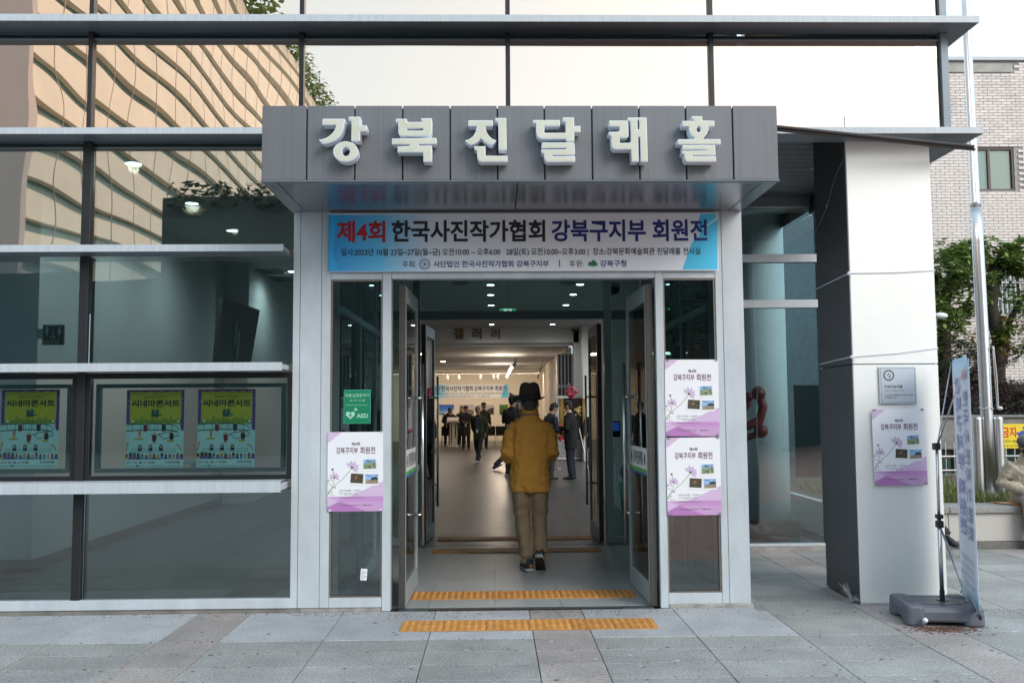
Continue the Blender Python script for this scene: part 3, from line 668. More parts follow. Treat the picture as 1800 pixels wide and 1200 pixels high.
for i, (x, y, z, rx, rz_, lb, s_) in enumerate((
    (-1.284, YP - .008, .757, 0, -.2, 'flower exhibition poster taped on the sidelight left of the doors, below the green AED sticker', 1.0),
    (1.335, YP - .008, 1.313, 0, .3, 'flower exhibition poster right of the doors, upper of the two', .985),
    (1.337, YP - .012, .704, .2, -.3, 'flower exhibition poster right of the doors, lower of the two', .985),
    (2.968, .158, .918, 0, -.5, 'flower exhibition poster stuck on the metal column just below the steel plaque', .975))):
    p = p0 if i == 0 else dup(p0)
    p.location = (x, y, z); p.scale = (s_, s_, s_) if i else (1, 1, 1); p.rotation_euler = (0, R(rz_), 0); p['label'] = lb
    tp = MB()
    for (a, c) in ((.01, PH - .012), (PW - .03, PH - .012), (.01, .002), (PW - .03, .004)): tp.box(a, a + .022, -.003, -.0024, c, c + .014)
    tp.build('tape', mk('clear tape', (.62, .64, .68), .2), p)

# cinema concert posters behind the lower left windows
olive = mk('print olive yellow', (.46, .46, .03), .5, 0, .05, 6); mint = mk('print mint', (.50, .82, .82), .5); purp = mk('print purple', (.14, .05, .30), .5); filmk = mk('print film black', (.02, .03, .03), .5); city = mk('print city green', (.20, .32, .04), .5); dteal = mk('print deep teal', (.01, .10, .09), .5)
tan_ = mk('print tan skin', (.55, .30, .12), .5); brown_ = mk('print brown hair', (.14, .05, .03), .5); blue_ = mk('print poster blue', (.06, .25, .60), .5); maroon = mk('print maroon', (.16, .02, .04), .5)
CW, CH = .449, .615
def cinema_poster():
    t = thing('concert_poster', '', 'poster', group='cinema concert posters behind the left windows')
    MB().box(0, CW, 0, .002, 0, CH).build('poster_sheet', paper, t)
    b = MB(); s_ = CW / 634
    X = lambda px: (px - 212) * s_
    Z = lambda py: (990 - py) / 888 * CH
    P = lambda pts, m, e=1: b.poly([(X(a), Z(c)) for a, c in pts], -.0006 * e, m)
    P([(212, 102), (846, 102), (846, 990), (212, 990)], mint); P([(212, 102), (846, 102), (846, 560), (812, 560), (800, 480), (240, 488), (212, 488)], purp, 2)
    P([(250, 118)] + [(250 + k * 57, 118 + (12 if k % 2 else 0)) for k in range(1, 10)] + [(812, 118), (812, 505), (760, 490), (246, 488)], olive, 3)
    for k in range(4): P([(222 + k * 8, 130), (225 + k * 8, 130), (225 + k * 8, 486), (222 + k * 8, 486)], mk('print violet fold', (.08, .02, .2)), 3.2); P([(818 + k * 7, 130), (821 + k * 7, 130), (821 + k * 7, 556), (818 + k * 7, 556)], mk('print violet fold', (.08, .02, .2)), 3.2)
    sk = [(246, 488), (246, 430)]; random.seed(5)
    for k in range(14):
        h = random.choice((440, 430, 445, 420)); a = 250 + k * 40
        if k in (3, 11): sk += [(a, 440), (a + 5, 395), (a + 12, 380), (a + 20, 395), (a + 26, 440)]
        else: sk += [(a, h), (a + 30, h)]
    sk += [(812, 440), (812, 488)]
    P(sk, city, 3.4)
    T = lambda q, a, c, p, r, m, bd=0, e=5: b.text(q, X(a), X(c), Z(r), Z(p), -.0006 * e, m, bd)
    T('씨네락', 392, 505, 176, 194, ink, .02); T('과 함께하는', 515, 662, 172, 196, ink, .0); T('씨네마콘서트', 266, 796, 216, 296, ink, .035)
    b.disc(X(505), Z(345), 20 * s_, 20 * s_, -.003, dteal); b.disc(X(550), Z(343), 22 * s_, 22 * s_, -.003, dteal); P([(486, 362), (566, 362), (566, 408), (486, 408)], dteal, 5); P([(566, 378), (598, 374), (598, 396), (566, 392)], dteal, 5)
    for a, c in (((500, 408), (476, 540)), ((525, 408), (523, 600)), ((552, 408), (570, 540))): P([(a[0], a[1]), (a[0] + 3, a[1]), (c[0] + 3, c[1]), (c[0], c[1])], filmk, 4.5)
    up = [(212, 500), (300, 488), (500, 484), (680, 490), (760, 510), (796, 545)]; dn = [(212, 565), (360, 556), (500, 552), (640, 556), (720, 560), (760, 575), (792, 605)]
    def line(pts, wd, m, e):
        for (a, c), (d, f) in zip(pts[:-1], pts[1:]): P([(a, c - wd), (d, f - wd), (d, f + wd), (a, c + wd)], m, e)
    P([(212, 500), (300, 488), (500, 484), (680, 490), (760, 510), (796, 545), (720, 560), (500, 552), (212, 565)], mk('print ice', (.42, .78, .74)), 4)
    line(up, 5, filmk, 5); line(dn, 5, filmk, 5); line([(565, 605), (640, 585), (720, 572), (792, 560)], 4, filmk, 5); line([(610, 655), (700, 645), (795, 615)], 4, filmk, 5); line([(565, 605), (590, 625), (612, 632)], 4, filmk, 5)
    for x in (280, 372, 458, 548, 640, 716): P([(x, 486), (x + 5, 486), (x + 5, 558), (x, 558)], filmk, 5)
    for x, y, c in ((425, 525, maroon), (625, 522, ink), (712, 620, ink), (522, 640, maroon)):
        P([(x - 22, y - 30), (x + 22, y - 30), (x + 26, y + 20), (x + 12, y + 48), (x - 12, y + 48), (x - 22, y + 20)], c, 6); b.disc(X(x), Z(y - 40), 12 * s_, 13 * s_, -.0038, tan_, 9)
    P([(490, 600), (520, 622), (560, 605), (556, 618), (522, 640), (494, 618)], maroon, 6.2)
    P([(345, 560), (380, 560), (372, 640), (352, 640)], tan_, 6); b.disc(X(355), Z(655), 55 * s_, 10 * s_, -.003, olive, 14); b.disc(X(520), Z(700), 26 * s_, 7 * s_, -.003, olive, 10); b.disc(X(700), Z(680), 42 * s_, 12 * s_, -.003, olive, 12)
    for x in (285, 784): b.disc(X(x), Z(458), 14 * s_, 14 * s_, -.0036, mint, 12)
    for x, y in ((240, 228), (232, 285), (445, 135), (370, 182), (690, 205), (780, 168), (830, 202), (310, 183), (645, 150)): b.disc(X(x), Z(y), 5 * s_, 5 * s_, -.004, mint, 6)
    for x in (370, 485, 600):
        P([(x - 24, 788), (x - 20, 745), (x - 12, 720), (x + 12, 720), (x + 20, 745), (x + 24, 788)], ink, 5); b.disc(X(x), Z(745), 11 * s_, 15 * s_, -.0035, mk('print portrait grey', (.45, .45, .45)), 9)
    T('변사 조재호', 275, 340, 764, 780, ink); T('해설진', 412, 452, 764, 780, ink); T('남연지', 528, 568, 764, 780, ink); T('연주 씨네락 앙상블', 650, 768, 764, 780, ink)
    P([(270, 798), (770, 798), (770, 801), (270, 801)], ink, 4)
    P([(212, 990), (212, 885), (846, 885), (846, 990)], mint, 3)
    random.seed(9)
    for k in range(15):
        x = 225 + k * 43; r = random.uniform(16, 27); y = random.uniform(830, 855)
        P([(x - r * 1.1, 884), (x - r * .8, y + r * .7), (x + r * .8, y + r * .7), (x + r * 1.1, 884)], random.choice((blue_, olive, maroon, ink, purp)), 4 + .05 * k); b.disc(X(x), Z(y), r * .8 * s_, r * s_, -.003 - .00003 * k, random.choice((brown_, brown_, tan_, ink)), 10)
    P([(215, 790), (225, 700), (240, 682), (250, 690), (232, 740), (228, 800)], tan_, 5); P([(820, 790), (790, 740), (755, 728), (762, 716), (800, 725), (835, 790)], tan_, 5)
    T('2023.', 220, 295, 905, 930, ink); T('10. 28.', 306, 400, 904, 930, ink, .03); T('SAT', 412, 445, 908, 928, ink); T('15:00', 456, 532, 904, 930, ink, .03); T('강북진달래홀', 650, 808, 902, 930, ink, .02)
    T('주 최', 220, 242, 952, 964, ink); T('씨네락', 252, 312, 952, 966, ink, .02); b.disc(X(345), Z(957), 20 * s_, 9 * s_, -.0035, dgreen, 10); T('강북구청', 366, 422, 952, 964, ink); T('장 소 강북문화예술회관 진달래홀', 458, 640, 950, 964, ink); T('문 의 02-994-8548', 680, 808, 950, 964, ink)
    b.build('poster_print', None, t); return t
c0 = cinema_poster()
for i, (px, py, lb) in enumerate(((222, 824, 'yellow and mint concert poster, left one of the pair sharing a lower window'), (348, 823, 'yellow and mint concert poster in a lower window, nearest the portal'), (0, 824, 'yellow and mint cinema concert poster alone in the leftmost window, cut by the photo edge'))):
    p = c0 if i == 0 else dup(c0); v = at(px - (2 if i < 2 else 1), py, .262); p.location = (v.x, .262, v.z); p['label'] = lb

# AED sticker, paper ticket
gAED = mk('aed green', (.005, .20, .09), .4); mintw = mk('aed pale print', (.35, .60, .52), .4)
v = at(604, 744.5, .176); t = thing('aed_sticker', 'green AED sticker with a heart symbol on the glass left of the doors', 'sticker', (v.x, .176, v.z)); Wd, Hh = .208, .262
MB().box(0, Wd, 0, .002, 0, Hh).build('sticker_edge', mk('aed rim', (.10, .50, .40), .4), t, bevel=.001)
b = MB(); k = Wd / 167; X = lambda px: (px - 380) * k
Z = lambda py: (996 - py) / 209 * Hh
b.box(.003, Wd - .003, -.0008, 0, .003, Hh - .003, gAED)
b.text('자동심장충격기', X(388), X(538), Z(832), Z(810), -.0016, mintw, .01); b.text('설 치 시 설', X(418), X(510), Z(858), Z(845), -.0016, mintw, .01)
b.poly([(X(396), Z(882)), (X(530), Z(882)), (X(530), Z(880)), (X(396), Z(880))], -.0016, mintw); b.text('AED', X(460), X(532), Z(960), Z(934), -.0016, mintw, .03)
hp = [(X(422 + 29 * math.sin(a) ** 3), Z(942 - 1.75 * (13 * math.cos(a) - 5 * math.cos(2 * a) - 2 * math.cos(3 * a) - math.cos(4 * a)))) for a in [2 * math.pi * q / 28 for q in range(28)]]
b.poly(hp, -.0016, mintw); b.poly([(X(425), Z(922)), (X(412), Z(946)), (X(421), Z(946)), (X(418), Z(964)), (X(431), Z(938)), (X(422), Z(938))], -.0022, gAED)
b.poly([(X(443), Z(905)), (X(452), Z(905)), (X(452), Z(896)), (X(458), Z(896)), (X(458), Z(905)), (X(467), Z(905)), (X(467), Z(911)), (X(458), Z(911)), (X(458), Z(920)), (X(452), Z(920)), (X(452), Z(911)), (X(443), Z(911))], -.0016, mintw)
b.build('sticker_print', None, t)
v = at(633, 1019, .176); t = thing('paper_ticket', 'small white paper slip stuck low on the sidelight glass left of the doors', 'paper', (v.x, .176, v.z)); t.rotation_euler = (0, R(4), 0)
MB().box(0, .05, 0, .001, 0, .088).build('slip', paper, t); b = MB()
for q in range(7): b.box(.006, .03 + .012 * (q % 3), -.0006, 0, .01 + q * .01, .0135 + q * .01, mk('print grey', (.3, .3, .3)))
b.build('slip_print', None, t)

# ================================================================ METAL COLUMN, plaque, cords, rod
K = thing('metal_clad_column', 'square column clad in satin steel with dark grey side panels, standing right of the porch', 'column')
cx0, cx1, cy0, cy1 = 2.833, 3.516, .18, .90
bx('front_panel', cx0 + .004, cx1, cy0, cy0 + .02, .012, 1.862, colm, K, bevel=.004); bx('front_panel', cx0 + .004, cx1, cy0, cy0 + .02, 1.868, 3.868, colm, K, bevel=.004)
bx('side_panel', cx0, cx0 + .02, cy0 + .022, cy1, .012, 1.862, colshade, K, bevel=.003); bx('side_panel', cx0, cx0 + .02, cy0 + .022, cy1, 1.868, 3.868, colshade, K, bevel=.003)
bx('side_panel', cx1 - .02, cx1, cy0 + .022, cy1, .012, 3.868, colm, K, bevel=.003); bx('back_panel', cx0 + .021, cx1 - .021, cy1 - .02, cy1, .012, 3.868, colshade, K)
bx('core', cx0 + .03, cx1 - .03, cy0 + .025, cy1 - .025, -.01, 3.868, black, K); bx('base_trim', cx0 - .004, cx1 + .004, cy0 - .004, cy0 + .024, 0, .011, steel, K)
v = at(1546.5, 710, .17); t = thing('steel_plaque', 'square steel plaque with a round emblem, screwed to the metal column above its poster', 'plaque', (v.x, .163, v.z)); Wd, Hh = .295, .292
MB().box(0, Wd, 0, .015, 0, Hh).build('plate', mk('plaque steel', (.60, .64, .68), .35, .7, .05, 5), t, bevel=.003)
b = MB(); X = lambda px: (px - 137) / 355 * Wd
Z = lambda py: (417 - py) / 348 * Hh
for q in ((152, 480, 80, 82), (152, 480, 402, 404)): b.box(X(q[0]), X(q[1]), -.0006, 0, Z(q[3]), Z(q[2]), ink)
for q in (152, 478): b.box(X(q), X(q + 2), -.0006, 0, Z(402), Z(82), ink)
b.ring(X(229), Z(148), .034, .043, -.0007, ink); b.poly([(X(240), Z(138)), (X(248), Z(150)), (X(236), Z(175)), (X(226), Z(172)), (X(237), Z(152))], -.0007, navy); b.disc(X(228), Z(134), .006, .006, -.0007, red, 8); b.poly([(X(205), Z(150)), (X(222), Z(140)), (X(226), Z(150))], -.0007, dgreen)
b.text('강북진달래홀', X(180), X(358), Z(268), Z(240), -.0007, ink, .015); b.text('(강북구 다목적 소극장)', X(182), X(372), Z(302), Z(284), -.0007, ink); b.text('이 시설은 서울특별시보조금을 지원받아', X(184), X(462), Z(340), Z(325), -.0007, ink, .006); b.text('건립하였습니다.', X(184), X(292), Z(362), Z(348), -.0007, ink, .006)
b.build('plaque_print', None, t)
cordm = mk('white plastic cord', (.66, .68, .74), .45); cordg = mk('grey dusty cord', (.20, .195, .19), .6)
def cord(label, zf0, zf1, zs):
    b = MB(); pts = [(cx1 + .004, cy0 + .4, zf1), (cx1 + .004, cy0 - .004, zf1), (3.2, cy0 - .006, (zf0 + zf1) / 2 - .006), (cx0 - .004, cy0 - .006, zf0), (cx0 - .006, cy0 + .3, zf0 * .6 + zs * .4), (cx0 - .006, cy1, zs)]
    b.tube(pts, .0045, 6)
    b.ball((cx0 - .006, cy0 - .008, zf0), (.016, .012, .014), nu=8, nv=6)
    for q in range(5): b.tube([(cx0, cy0 - .01, zf0), (cx0 + random.uniform(-.03, .03), cy0 - .02, zf0 + random.uniform(-.05, .01))], [.003, .0015], 4)
    return tag(b.build('tied_cord', cordm), label, 'cord', 'white cords tied around the metal column')
cord('upper white cord tied around the middle of the metal column', 2.59, 2.61, 2.56); cord('lower white cord tied around the metal column just above its panel joint', 1.925, 1.99, 1.90)
b = MB(); b.tube([(cx0 - .006, cy0 + .02, 3.52), (cx0 - .010, cy0 + .20, 3.42), (cx0 - .012, cy0 + .42, 3.20), (cx0 - .006, cy1, 3.05)], .003, 5); b.ball((cx0 - .012, cy0 + .40, 3.22), .012)
tag(b.build('slanting_cord', cordg), 'thin grey cord slanting up the dark side of the metal column near its top', 'cord')
b = MB()
for q in range(70):
    p0_ = Vector((cx0 - .03, cy0 + .10, .012)); p2 = p0_ + Vector((random.gauss(.02, .045), random.gauss(-.05, .035), abs(random.gauss(.02, .03)))); 
    if q > 45: p2 = p0_ + Vector((random.gauss(-.045, .02), random.gauss(.02, .03), random.uniform(.05, .13)))
    b.tube([p0_, (p0_ + p2) / 2 + Vector((0, 0, .015)), p2], [.002, .0015, .001], 4)
b.ball((cx0 - .03, cy0 + .1, .013), (.02, .02, .012)); tag(b.build('frayed_cord_end', mk('dirty white string', (.45, .44, .43), .7)), 'frayed bunch of dirty white string on the ground at the foot of the metal column', 'string')
b = MB(); a, c = Vector((2.05, -.265, 3.625)), Vector((3.80, .02, 3.545)); d_ = (c - a)
for off in ((0, 0), (.026, .012), (-.02, .018)): b.cyl(a + Vector((0, off[0], off[1])), c + Vector((-.02 * abs(off[0]) * 40, off[0], off[1])), .013, 8)
tag(b.build('black_bar', mk('weathered black bar', (.03, .027, .025), .5, 0, .3, 20)), 'long black bar jutting out under the fin above the metal column', 'bar')

# ================================================================ BANNER STAND
S = thing('banner_stand', 'grey water filled base with a steel pole and thin rods holding a tall narrow banner', 'banner stand', (3.17, -.33, 0))
stg = mk('grey moulded plastic', (.105, .11, .135), .5, 0, .08, 6, bump=.1, bs=90); bkp = mk('black plastic clamp', (.015, .015, .017), .4)
def rr(w_, d_, z0, z1, r, n=6, in_=.0, wav=0):
    pts = []
    for (sx, sy, a0) in ((1, 1, 0), (-1, 1, 90), (-1, -1, 180), (1, -1, 270)):
        for k in range(n + 1): a = R(a0 + 90 * k / n); pts.append((sx * (w_ / 2 - r) + r * math.cos(a), sy * (d_ / 2 - r) + r * math.sin(a)))
    return pts
def loft2(levels, m_=None):
    b = MB(); L = len(levels[0][0]); vv = [(x, y, z) for pts, z in levels for x, y in pts]
    ff = [(i * L + k, i * L + (k + 1) % L, (i + 1) * L + (k + 1) % L, (i + 1) * L + k) for i in range(len(levels) - 1) for k in range(L)]
    ff += [tuple(range(L))[::-1], tuple((len(levels) - 1) * L + k for k in range(L))]; return b.add(vv, ff, m_)
b = loft2([(rr(.49, .43, 0, 0, .07), .03), (rr(.51, .45, 0, 0, .08), .045), (rr(.51, .45, 0, 0, .08), .10), (rr(.485, .425, 0, 0, .09), .128), (rr(.46, .40, 0, 0, .09), .135)])
for sx in (-1, 1):
    for sy in (-1, 1): b.add(*(lambda q: (q.v, q.f))(loft2([([(x + sx * .195, y + sy * .165) for x, y in rr(.12, .12, 0, 0, .035, 4)], 0), ([(x + sx * .195, y + sy * .165) for x, y in rr(.14, .14, 0, 0, .04, 4)], .02), ([(x + sx * .195, y + sy * .165) for x, y in rr(.13, .13, 0, 0, .04, 4)], .128), ([(x + sx * .195, y + sy * .165) for x, y in rr(.11, .11, 0, 0, .04, 4)], .143)])))
bs = b.build('stand_base', stg, S, bevel=.004); bs.rotation_euler.z = R(-8)
b = MB(); b.lathe([(.20, .1355), (.205, .138), (.20, .1365)], 32, sx=1, sy=.72); b.lathe([(.188, .1345), (.17, .137), (.05, .137)], 32, sx=1, sy=.72); dsh = b.build('stand_dish', mk('dark grey plastic dish', (.085, .09, .11), .45), S, smooth=True); dsh.rotation_euler.z = R(-8)
b = MB(); b.ball((-.19, -.245, .055), (.018, .02, .018)); b.build('filler_cap', wh, S, smooth=True)
b = MB(); b.cyl((.055, 0, .13), (.055, 0, .21), .018, 14); b.box(.02, .09, -.03, .03, .137, .142); b.build('pole_socket', bkp, S)
b = MB(); b.cyl((.055, 0, .2), (.055, 0, .72), .0145, 16); b.cyl((.055, 0, .7), (.06, 0, 1.24), .011, 14); b.build('stand_pole', steel, S, smooth=True)
b = MB()
for z, h in ((.655, .05), (.72, .03), (1.215, .05)): bx('clamp', .034, .08, -.024, .024, z, z + h, bkp, S, bevel=.005)
TL = Vector((3.535 - 3.17, .33, 1.885)); TR = Vector((3.296 - 3.17, -.37, 1.885)); BL = Vector((3.555 - 3.17, .33, .12)); BR = Vector((3.300 - 3.17, -.37, .10))
b = MB(); p = Vector((.06, 0, 1.23)); q = Vector((.06, 0, .66))
for s0, s1 in ((p, TL), (p, TR), (q, BL), (q, BR)): MB().tube([s0, s1], [.006, .004], 8).build('support_rod', polish, S, smooth=True)
b = MB()
for q in (TL, TR, BL, BR): b.ball(q, (.014, .014, .02), nu=8, nv=6); b.tube([q, q + Vector((-.02, 0, .02)), q + Vector((-.03, 0, 0))], .004, 5)
b.build('hook', bkp, S)
# cloth: built in a local plane, x along TL->TR edge (towards the viewer), back side print shows through
bw = (TR - TL).length; BH = 1.77
ux = (TR - TL).normalized(); uz = Vector((0, 0, 1)); un = ux.cross(uz)
MS = Matrix(((ux.x, -un.x, 0, TL.x), (ux.y, -un.y, 0, TL.y), (0, 0, 1, .113), (0, 0, 0, 1)))
cl = MB(); n1, n2 = 10, 16
bw = bw
vv = [(bw * i / n1, .012 * math.sin(math.pi * i / n1) * math.sin(math.pi * j / n2 * .9 + .2), BH * j / n2) for j in range(n2 + 1) for i in range(n1 + 1)]
cl.add(vv, [(j * (n1 + 1) + i, j * (n1 + 1) + i + 1, (j + 1) * (n1 + 1) + i + 1, (j + 1) * (n1 + 1) + i) for j in range(n2) for i in range(n1)], None, MS)
o = cl.build('banner_cloth', gradmat('tall banner print', [(0, (.30, .60, .85)), (.10, (.70, .76, .88)), (.5, (.76, .78, .88)), (.88, (.74, .78, .90)), (1, (.35, .62, .85))], 2), S, smooth=True)
sm_ = o.modifiers.new('thickness', 'SOLIDIFY'); sm_.thickness = .002
b = MB(); pr = mk('back of red print', (.75, .28, .32), .6); pn = mk('back of navy print', (.30, .33, .62), .6); pk = mk('back of black print', (.28, .30, .40), .6)
for s_, yy in ((-1, -.003), (1, .016)):
    def put(tx_, u0, u1, z0, z1, m_, bd=.02): b.text(tx_, u0, u1, z0, z1, yy, m_, bd, MS, flip=(s_ < 0))
    put('제4회', bw * .58, bw * .88, 1.60, 1.68, pr)
    for k, ch in enumerate('한국사진작가협회'): put(ch, bw * .58, bw * .86, 1.42 - k * .137, 1.53 - k * .137, pk)
    for k, ch in enumerate('강북구지부회원전'): put(ch, bw * .14, bw * .46, 1.51 - k * .14 - (.05 if k > 4 else 0), 1.63 - k * .14 - (.05 if k > 4 else 0), pn)
    for k in range(4): put('일시 장소 주최 후원 강북구청'[k * 2:] , bw * .12, bw * .84, .30 - k * .06, .335 - k * .06, pk, 0)
b.build('banner_print', None, S)
# ================================================================ INSIDE THE HALL
warm = emit('lit downlight', (1, .93, .82), 14.0); cool = emit('lit cool downlight', (.95, .98, 1), 16.0)
ringm = mk('downlight rim', (.5, .5, .5), .4)
def downlight(x, y, z, label, em, grp, light=0, lc=(1, .96, .9)):
    t = thing('downlight', label, 'ceiling light', (x, y, z), 0, grp)
    b = MB(); b.lathe([(.075, 0), (.095, -.008), (.078, -.008), (.075, 0)], 18); b.build('rim', ringm, t)
    b = MB(); b.lathe([(.074, -.004), (.06, -.007)], 18); b.build('lamp_disc', em, t)
    if light:
        l_ = lamp(t, 'SPOT', (0, 0, -.03), light, lc, .05).data; l_.spot_size = R(166); l_.spot_blend = 1
ys = [3.0, 5.8, 7.6, 9.2, 10.85, 12.43, 14.4, 16.0, 19.3]
def ordn(i): return ['first', 'second', 'third', 'fourth', 'fifth', 'sixth', 'seventh', 'eighth', 'ninth', 'tenth'][i]
for ci, (x, cn) in enumerate(((-.055, 'left'), (1.713, 'right'))):
    for i, y in enumerate([10.85, 12.43, 14.4, 16.0, 19.3]):
        downlight(x, y, 3.969, 'lit downlight in the hall ceiling, %s from the doors in the %s row' % (ordn(i), cn), cool, 'lit downlights in the hall ceiling', 34 if i in (0, 2, 4) else 0)
for i, (y, s_) in enumerate(((1.94, 'nearest the front'), (3.68, 'second from the front'), (5.33, 'third from the front'), (9.02, 'deepest, beside the portal edge'))):
    downlight(-3.54, y, 3.969, 'lit round downlight above the left windows, %s' % s_, cool, 'lit downlights above the left windows', 50)
for i, (px, py) in enumerate(((20, 575), (6, 588))):
    v = gnd(px, py, 2.42); downlight(v.x, v.y, 2.418, 'lit downlight in the low corridor ceiling at the far left, the %s one' % ('nearer' if i == 0 else 'farther and lower'), cool, 'corridor downlights', 25)
v = at(1346, 495, 5.2); downlight(v.x, 5.2, 3.969, 'lit downlight in the side room seen through the upper porch glazing', cool, 'side room downlights', 40)
v = gnd(1352, 610, 3.97); downlight(3.2, 8.2, 3.969, 'faint far downlight in the side room behind the porch glazing', cool, 'side room downlights', 12)
# ceiling vents
def vent(x, y, z, w_, label, grp='square ceiling vents in the hall'):
    t = thing('ceiling_vent', label, 'ceiling vent', (x, y, z), 0, grp); vm_ = mk('vent grey', (.22, .24, .24), .5)
    b = MB()
    for k in range(4): r0 = w_ / 2 - k * .045; 
    for k in range(4):
        r0 = w_ / 2 - k * .05; r1 = r0 - .022
        for q in ((-r0, r0, -r0, -r1), (-r0, r0, r1, r0), (-r0, -r1, -r1, r1), (r1, r0, -r1, r1)): b.box(*q, -.012 - .004 * k, -.001)
    b.build('vent_frame', vm_, t); MB().box(-w_ / 2, w_ / 2, -w_ / 2, w_ / 2, -.001, .0).build('vent_back', black, t)
for px, py, l in ((295, 372, 'square vent in the ceiling above the left windows, nearest the front'), (470, 477, 'square vent in the ceiling above the left windows, deeper one'), (485, 490, 'square vent in the ceiling above the left windows, deepest one')):
    v = gnd(px, py, 3.97); vent(v.x, v.y, 3.969, .6, l)
# round ceiling diffusers
for px, py, l in ((483, 366, 'round diffuser in the ceiling beside the portal above the left windows'), (810, 497, 'round diffuser in the hall ceiling seen at the left of the transom'), (1000, 497, 'round diffuser in the hall ceiling seen at the right of the transom')):
    v = gnd(px, py, 3.97); b = MB(); b.lathe([(.17, 0), (.19, -.01), (.14, -.03), (.12, -.03), (.1, -.015), (.02, -.03)], 24); o = b.build('round_diffuser', mk('vent grey', (.22, .24, .24)), smooth=False); o.location = (v.x, v.y, 3.969); tag(o, l, 'ceiling vent')
# exit sign
v = at(878, 552, 9.0); t = thing('exit_sign', 'small green exit sign under the hall ceiling seen through the transom', 'exit sign', (v.x, 9.0, v.z))
MB().box(0, .29, 0, .03, 0, .10).build('sign_box', emit('lit exit green', (.05, .45, .20), .45), t); MB().cyl((.145, .01, .1), (.145, .01, 3.969 - v.z), .008, 6).build('hanger', steel, t)
b = MB(); ex = emit('lit exit white', (.8, .9, .8), .6); b.box(.07, .22, -.001, 0, .0, .09, ex); b.disc(.155, .07, .012, .012, -.0015, gAED, 8); b.poly([(.12, .055), (.165, .06), (.175, .03), (.2, .02), (.19, .01), (.16, .02), (.13, .005), (.115, .012), (.14, .03), (.12, .045)], -.0015, gAED); b.build('pictogram', None, t)
# gallery letters on the beam
gb = mk('brass letter', (.22, .15, .07), .45, .2)
t = thing('gallery_letters', 'three brass letters on the white beam over the gallery opening', 'sign')
for ch, a, c in (('갤', 797, 815), ('러', 830, 847), ('리', 863, 879)):
    p, q = at(a, 577, 20.36), at(c, 596, 20.36); o_ = MB(); v_, f_, x0_, x1_, y0_, y1_ = tgeo(ch, .035)
    fr = [(p.x + (X_ - x0_) / (x1_ - x0_) * (q.x - p.x), 20.36, q.z + (Y_ - y0_) / (y1_ - y0_) * (p.z - q.z)) for X_, Y_ in v_]
    o_.add(fr, f_); 
    ob = o_.build('letter', gb, t); sm_ = ob.modifiers.new('thickness', 'SOLIDIFY'); sm_.thickness = .035; sm_.offset = -1
# folded partition leaves
t = thing('folding_partition', 'folded grey partition leaves stacked at the right end of the gallery opening', 'partition', (0, 0, 0)); pg = mk('partition grey', (.30, .31, .33), .4, .4); pk_ = mk('partition dark', (.03, .03, .035), .5)
for k in range(6):
    x = 1.93 + k * .108
    MB().box(x, x + .045, 20.75, 20.95, 0, 3.19).build('partition_leaf', pg, t, bevel=.004)
    b = MB(); b.box(x + .047, x + .104, 20.82, 20.9, 0, 3.19); b.build('leaf_gap', pk_, t)
    b = MB(); b.box(x + .02, x + .10, 20.72, 20.745, 2.15, 2.25); b.build('leaf_bracket', pg, t)
# air conditioner
v0, v1 = at(976, 695, 20.2), at(1030, 806, 20.2)
t = thing('air_conditioner', 'tall white floor standing air conditioner with louvres beside the folded partition', 'air conditioner', (v0.x, 20.0, 0)); W_ = v1.x - v0.x
MB().box(0, W_, 0, .35, .02, 1.9).build('casing', mk('ac white', (.50, .50, .50), .5), t, bevel=.01)
lv = mk('ac dark slot', (.03, .03, .03), .5)
for k in range(7): MB().box(.05, W_ - .05, -.006, 0, 1.60 + k * .036, 1.618 + k * .036).build('louvre_slot', lv, t)
for k in range(14): MB().box(.04, W_ - .04, -.006, 0, .12 + k * .055, .142 + k * .055).build('louvre_slot', lv, t)
for k in range(4): MB().box(.03, W_ - .03, -.004, 0, .98 + k * .12, .984 + k * .12).build('panel_seam', lv, t)
# decorated display on an easel
t = thing('draped_display', 'black display board with gold ornaments and mustard drapes behind the man in black', 'display', (1.78, 17.2, 0)); mus = mk('mustard drape', (.26, .17, .04), .7, 0, .25, 8); gold = mk('gold ornament', (.55, .42, .18), .4, .5)
MB().box(0, .60, 0, .03, .72, 1.80).build('board', mk('black velvet', (.01, .006, .006), .9), t)
for s_, x in ((-1, -.03), (1, .57)):
    b = MB()
    for k in range(4): b.tube([(x + k * .022, -.03 - .02 * (k % 2), 1.80), (x + k * .022 + s_ * .01, -.05, 1.35), (x + k * .022, -.03, .75)], [.018, .03, .022], 7)
    b.build('drape', mus, t, smooth=True)
b = MB(); random.seed(3)
for q in range(26):
    x = .12 + random.gauss(0, .018); z = random.uniform(.9, 1.55); b.ball((x, -.006, z), (.02, .004, .035), nu=6, nv=4)
for q in range(22): a = random.uniform(0, math.pi); b.ball((.45 + .1 * math.cos(a) * random.random(), -.006, 1.35 + .22 * random.random()), (.018, .004, .03), nu=6, nv=4)
b.build('gold_ornament', gold, t)
b = MB()
for x0_, x1_ in ((.12, -.05), (.46, .66)): b.cyl((x0_, -.1, 1.0), (x1_, -.28, .0), .011, 6)
b.cyl((.3, .1, 1.0), (.3, .45, 0), .011, 6); b.build('easel_leg', steel, t)
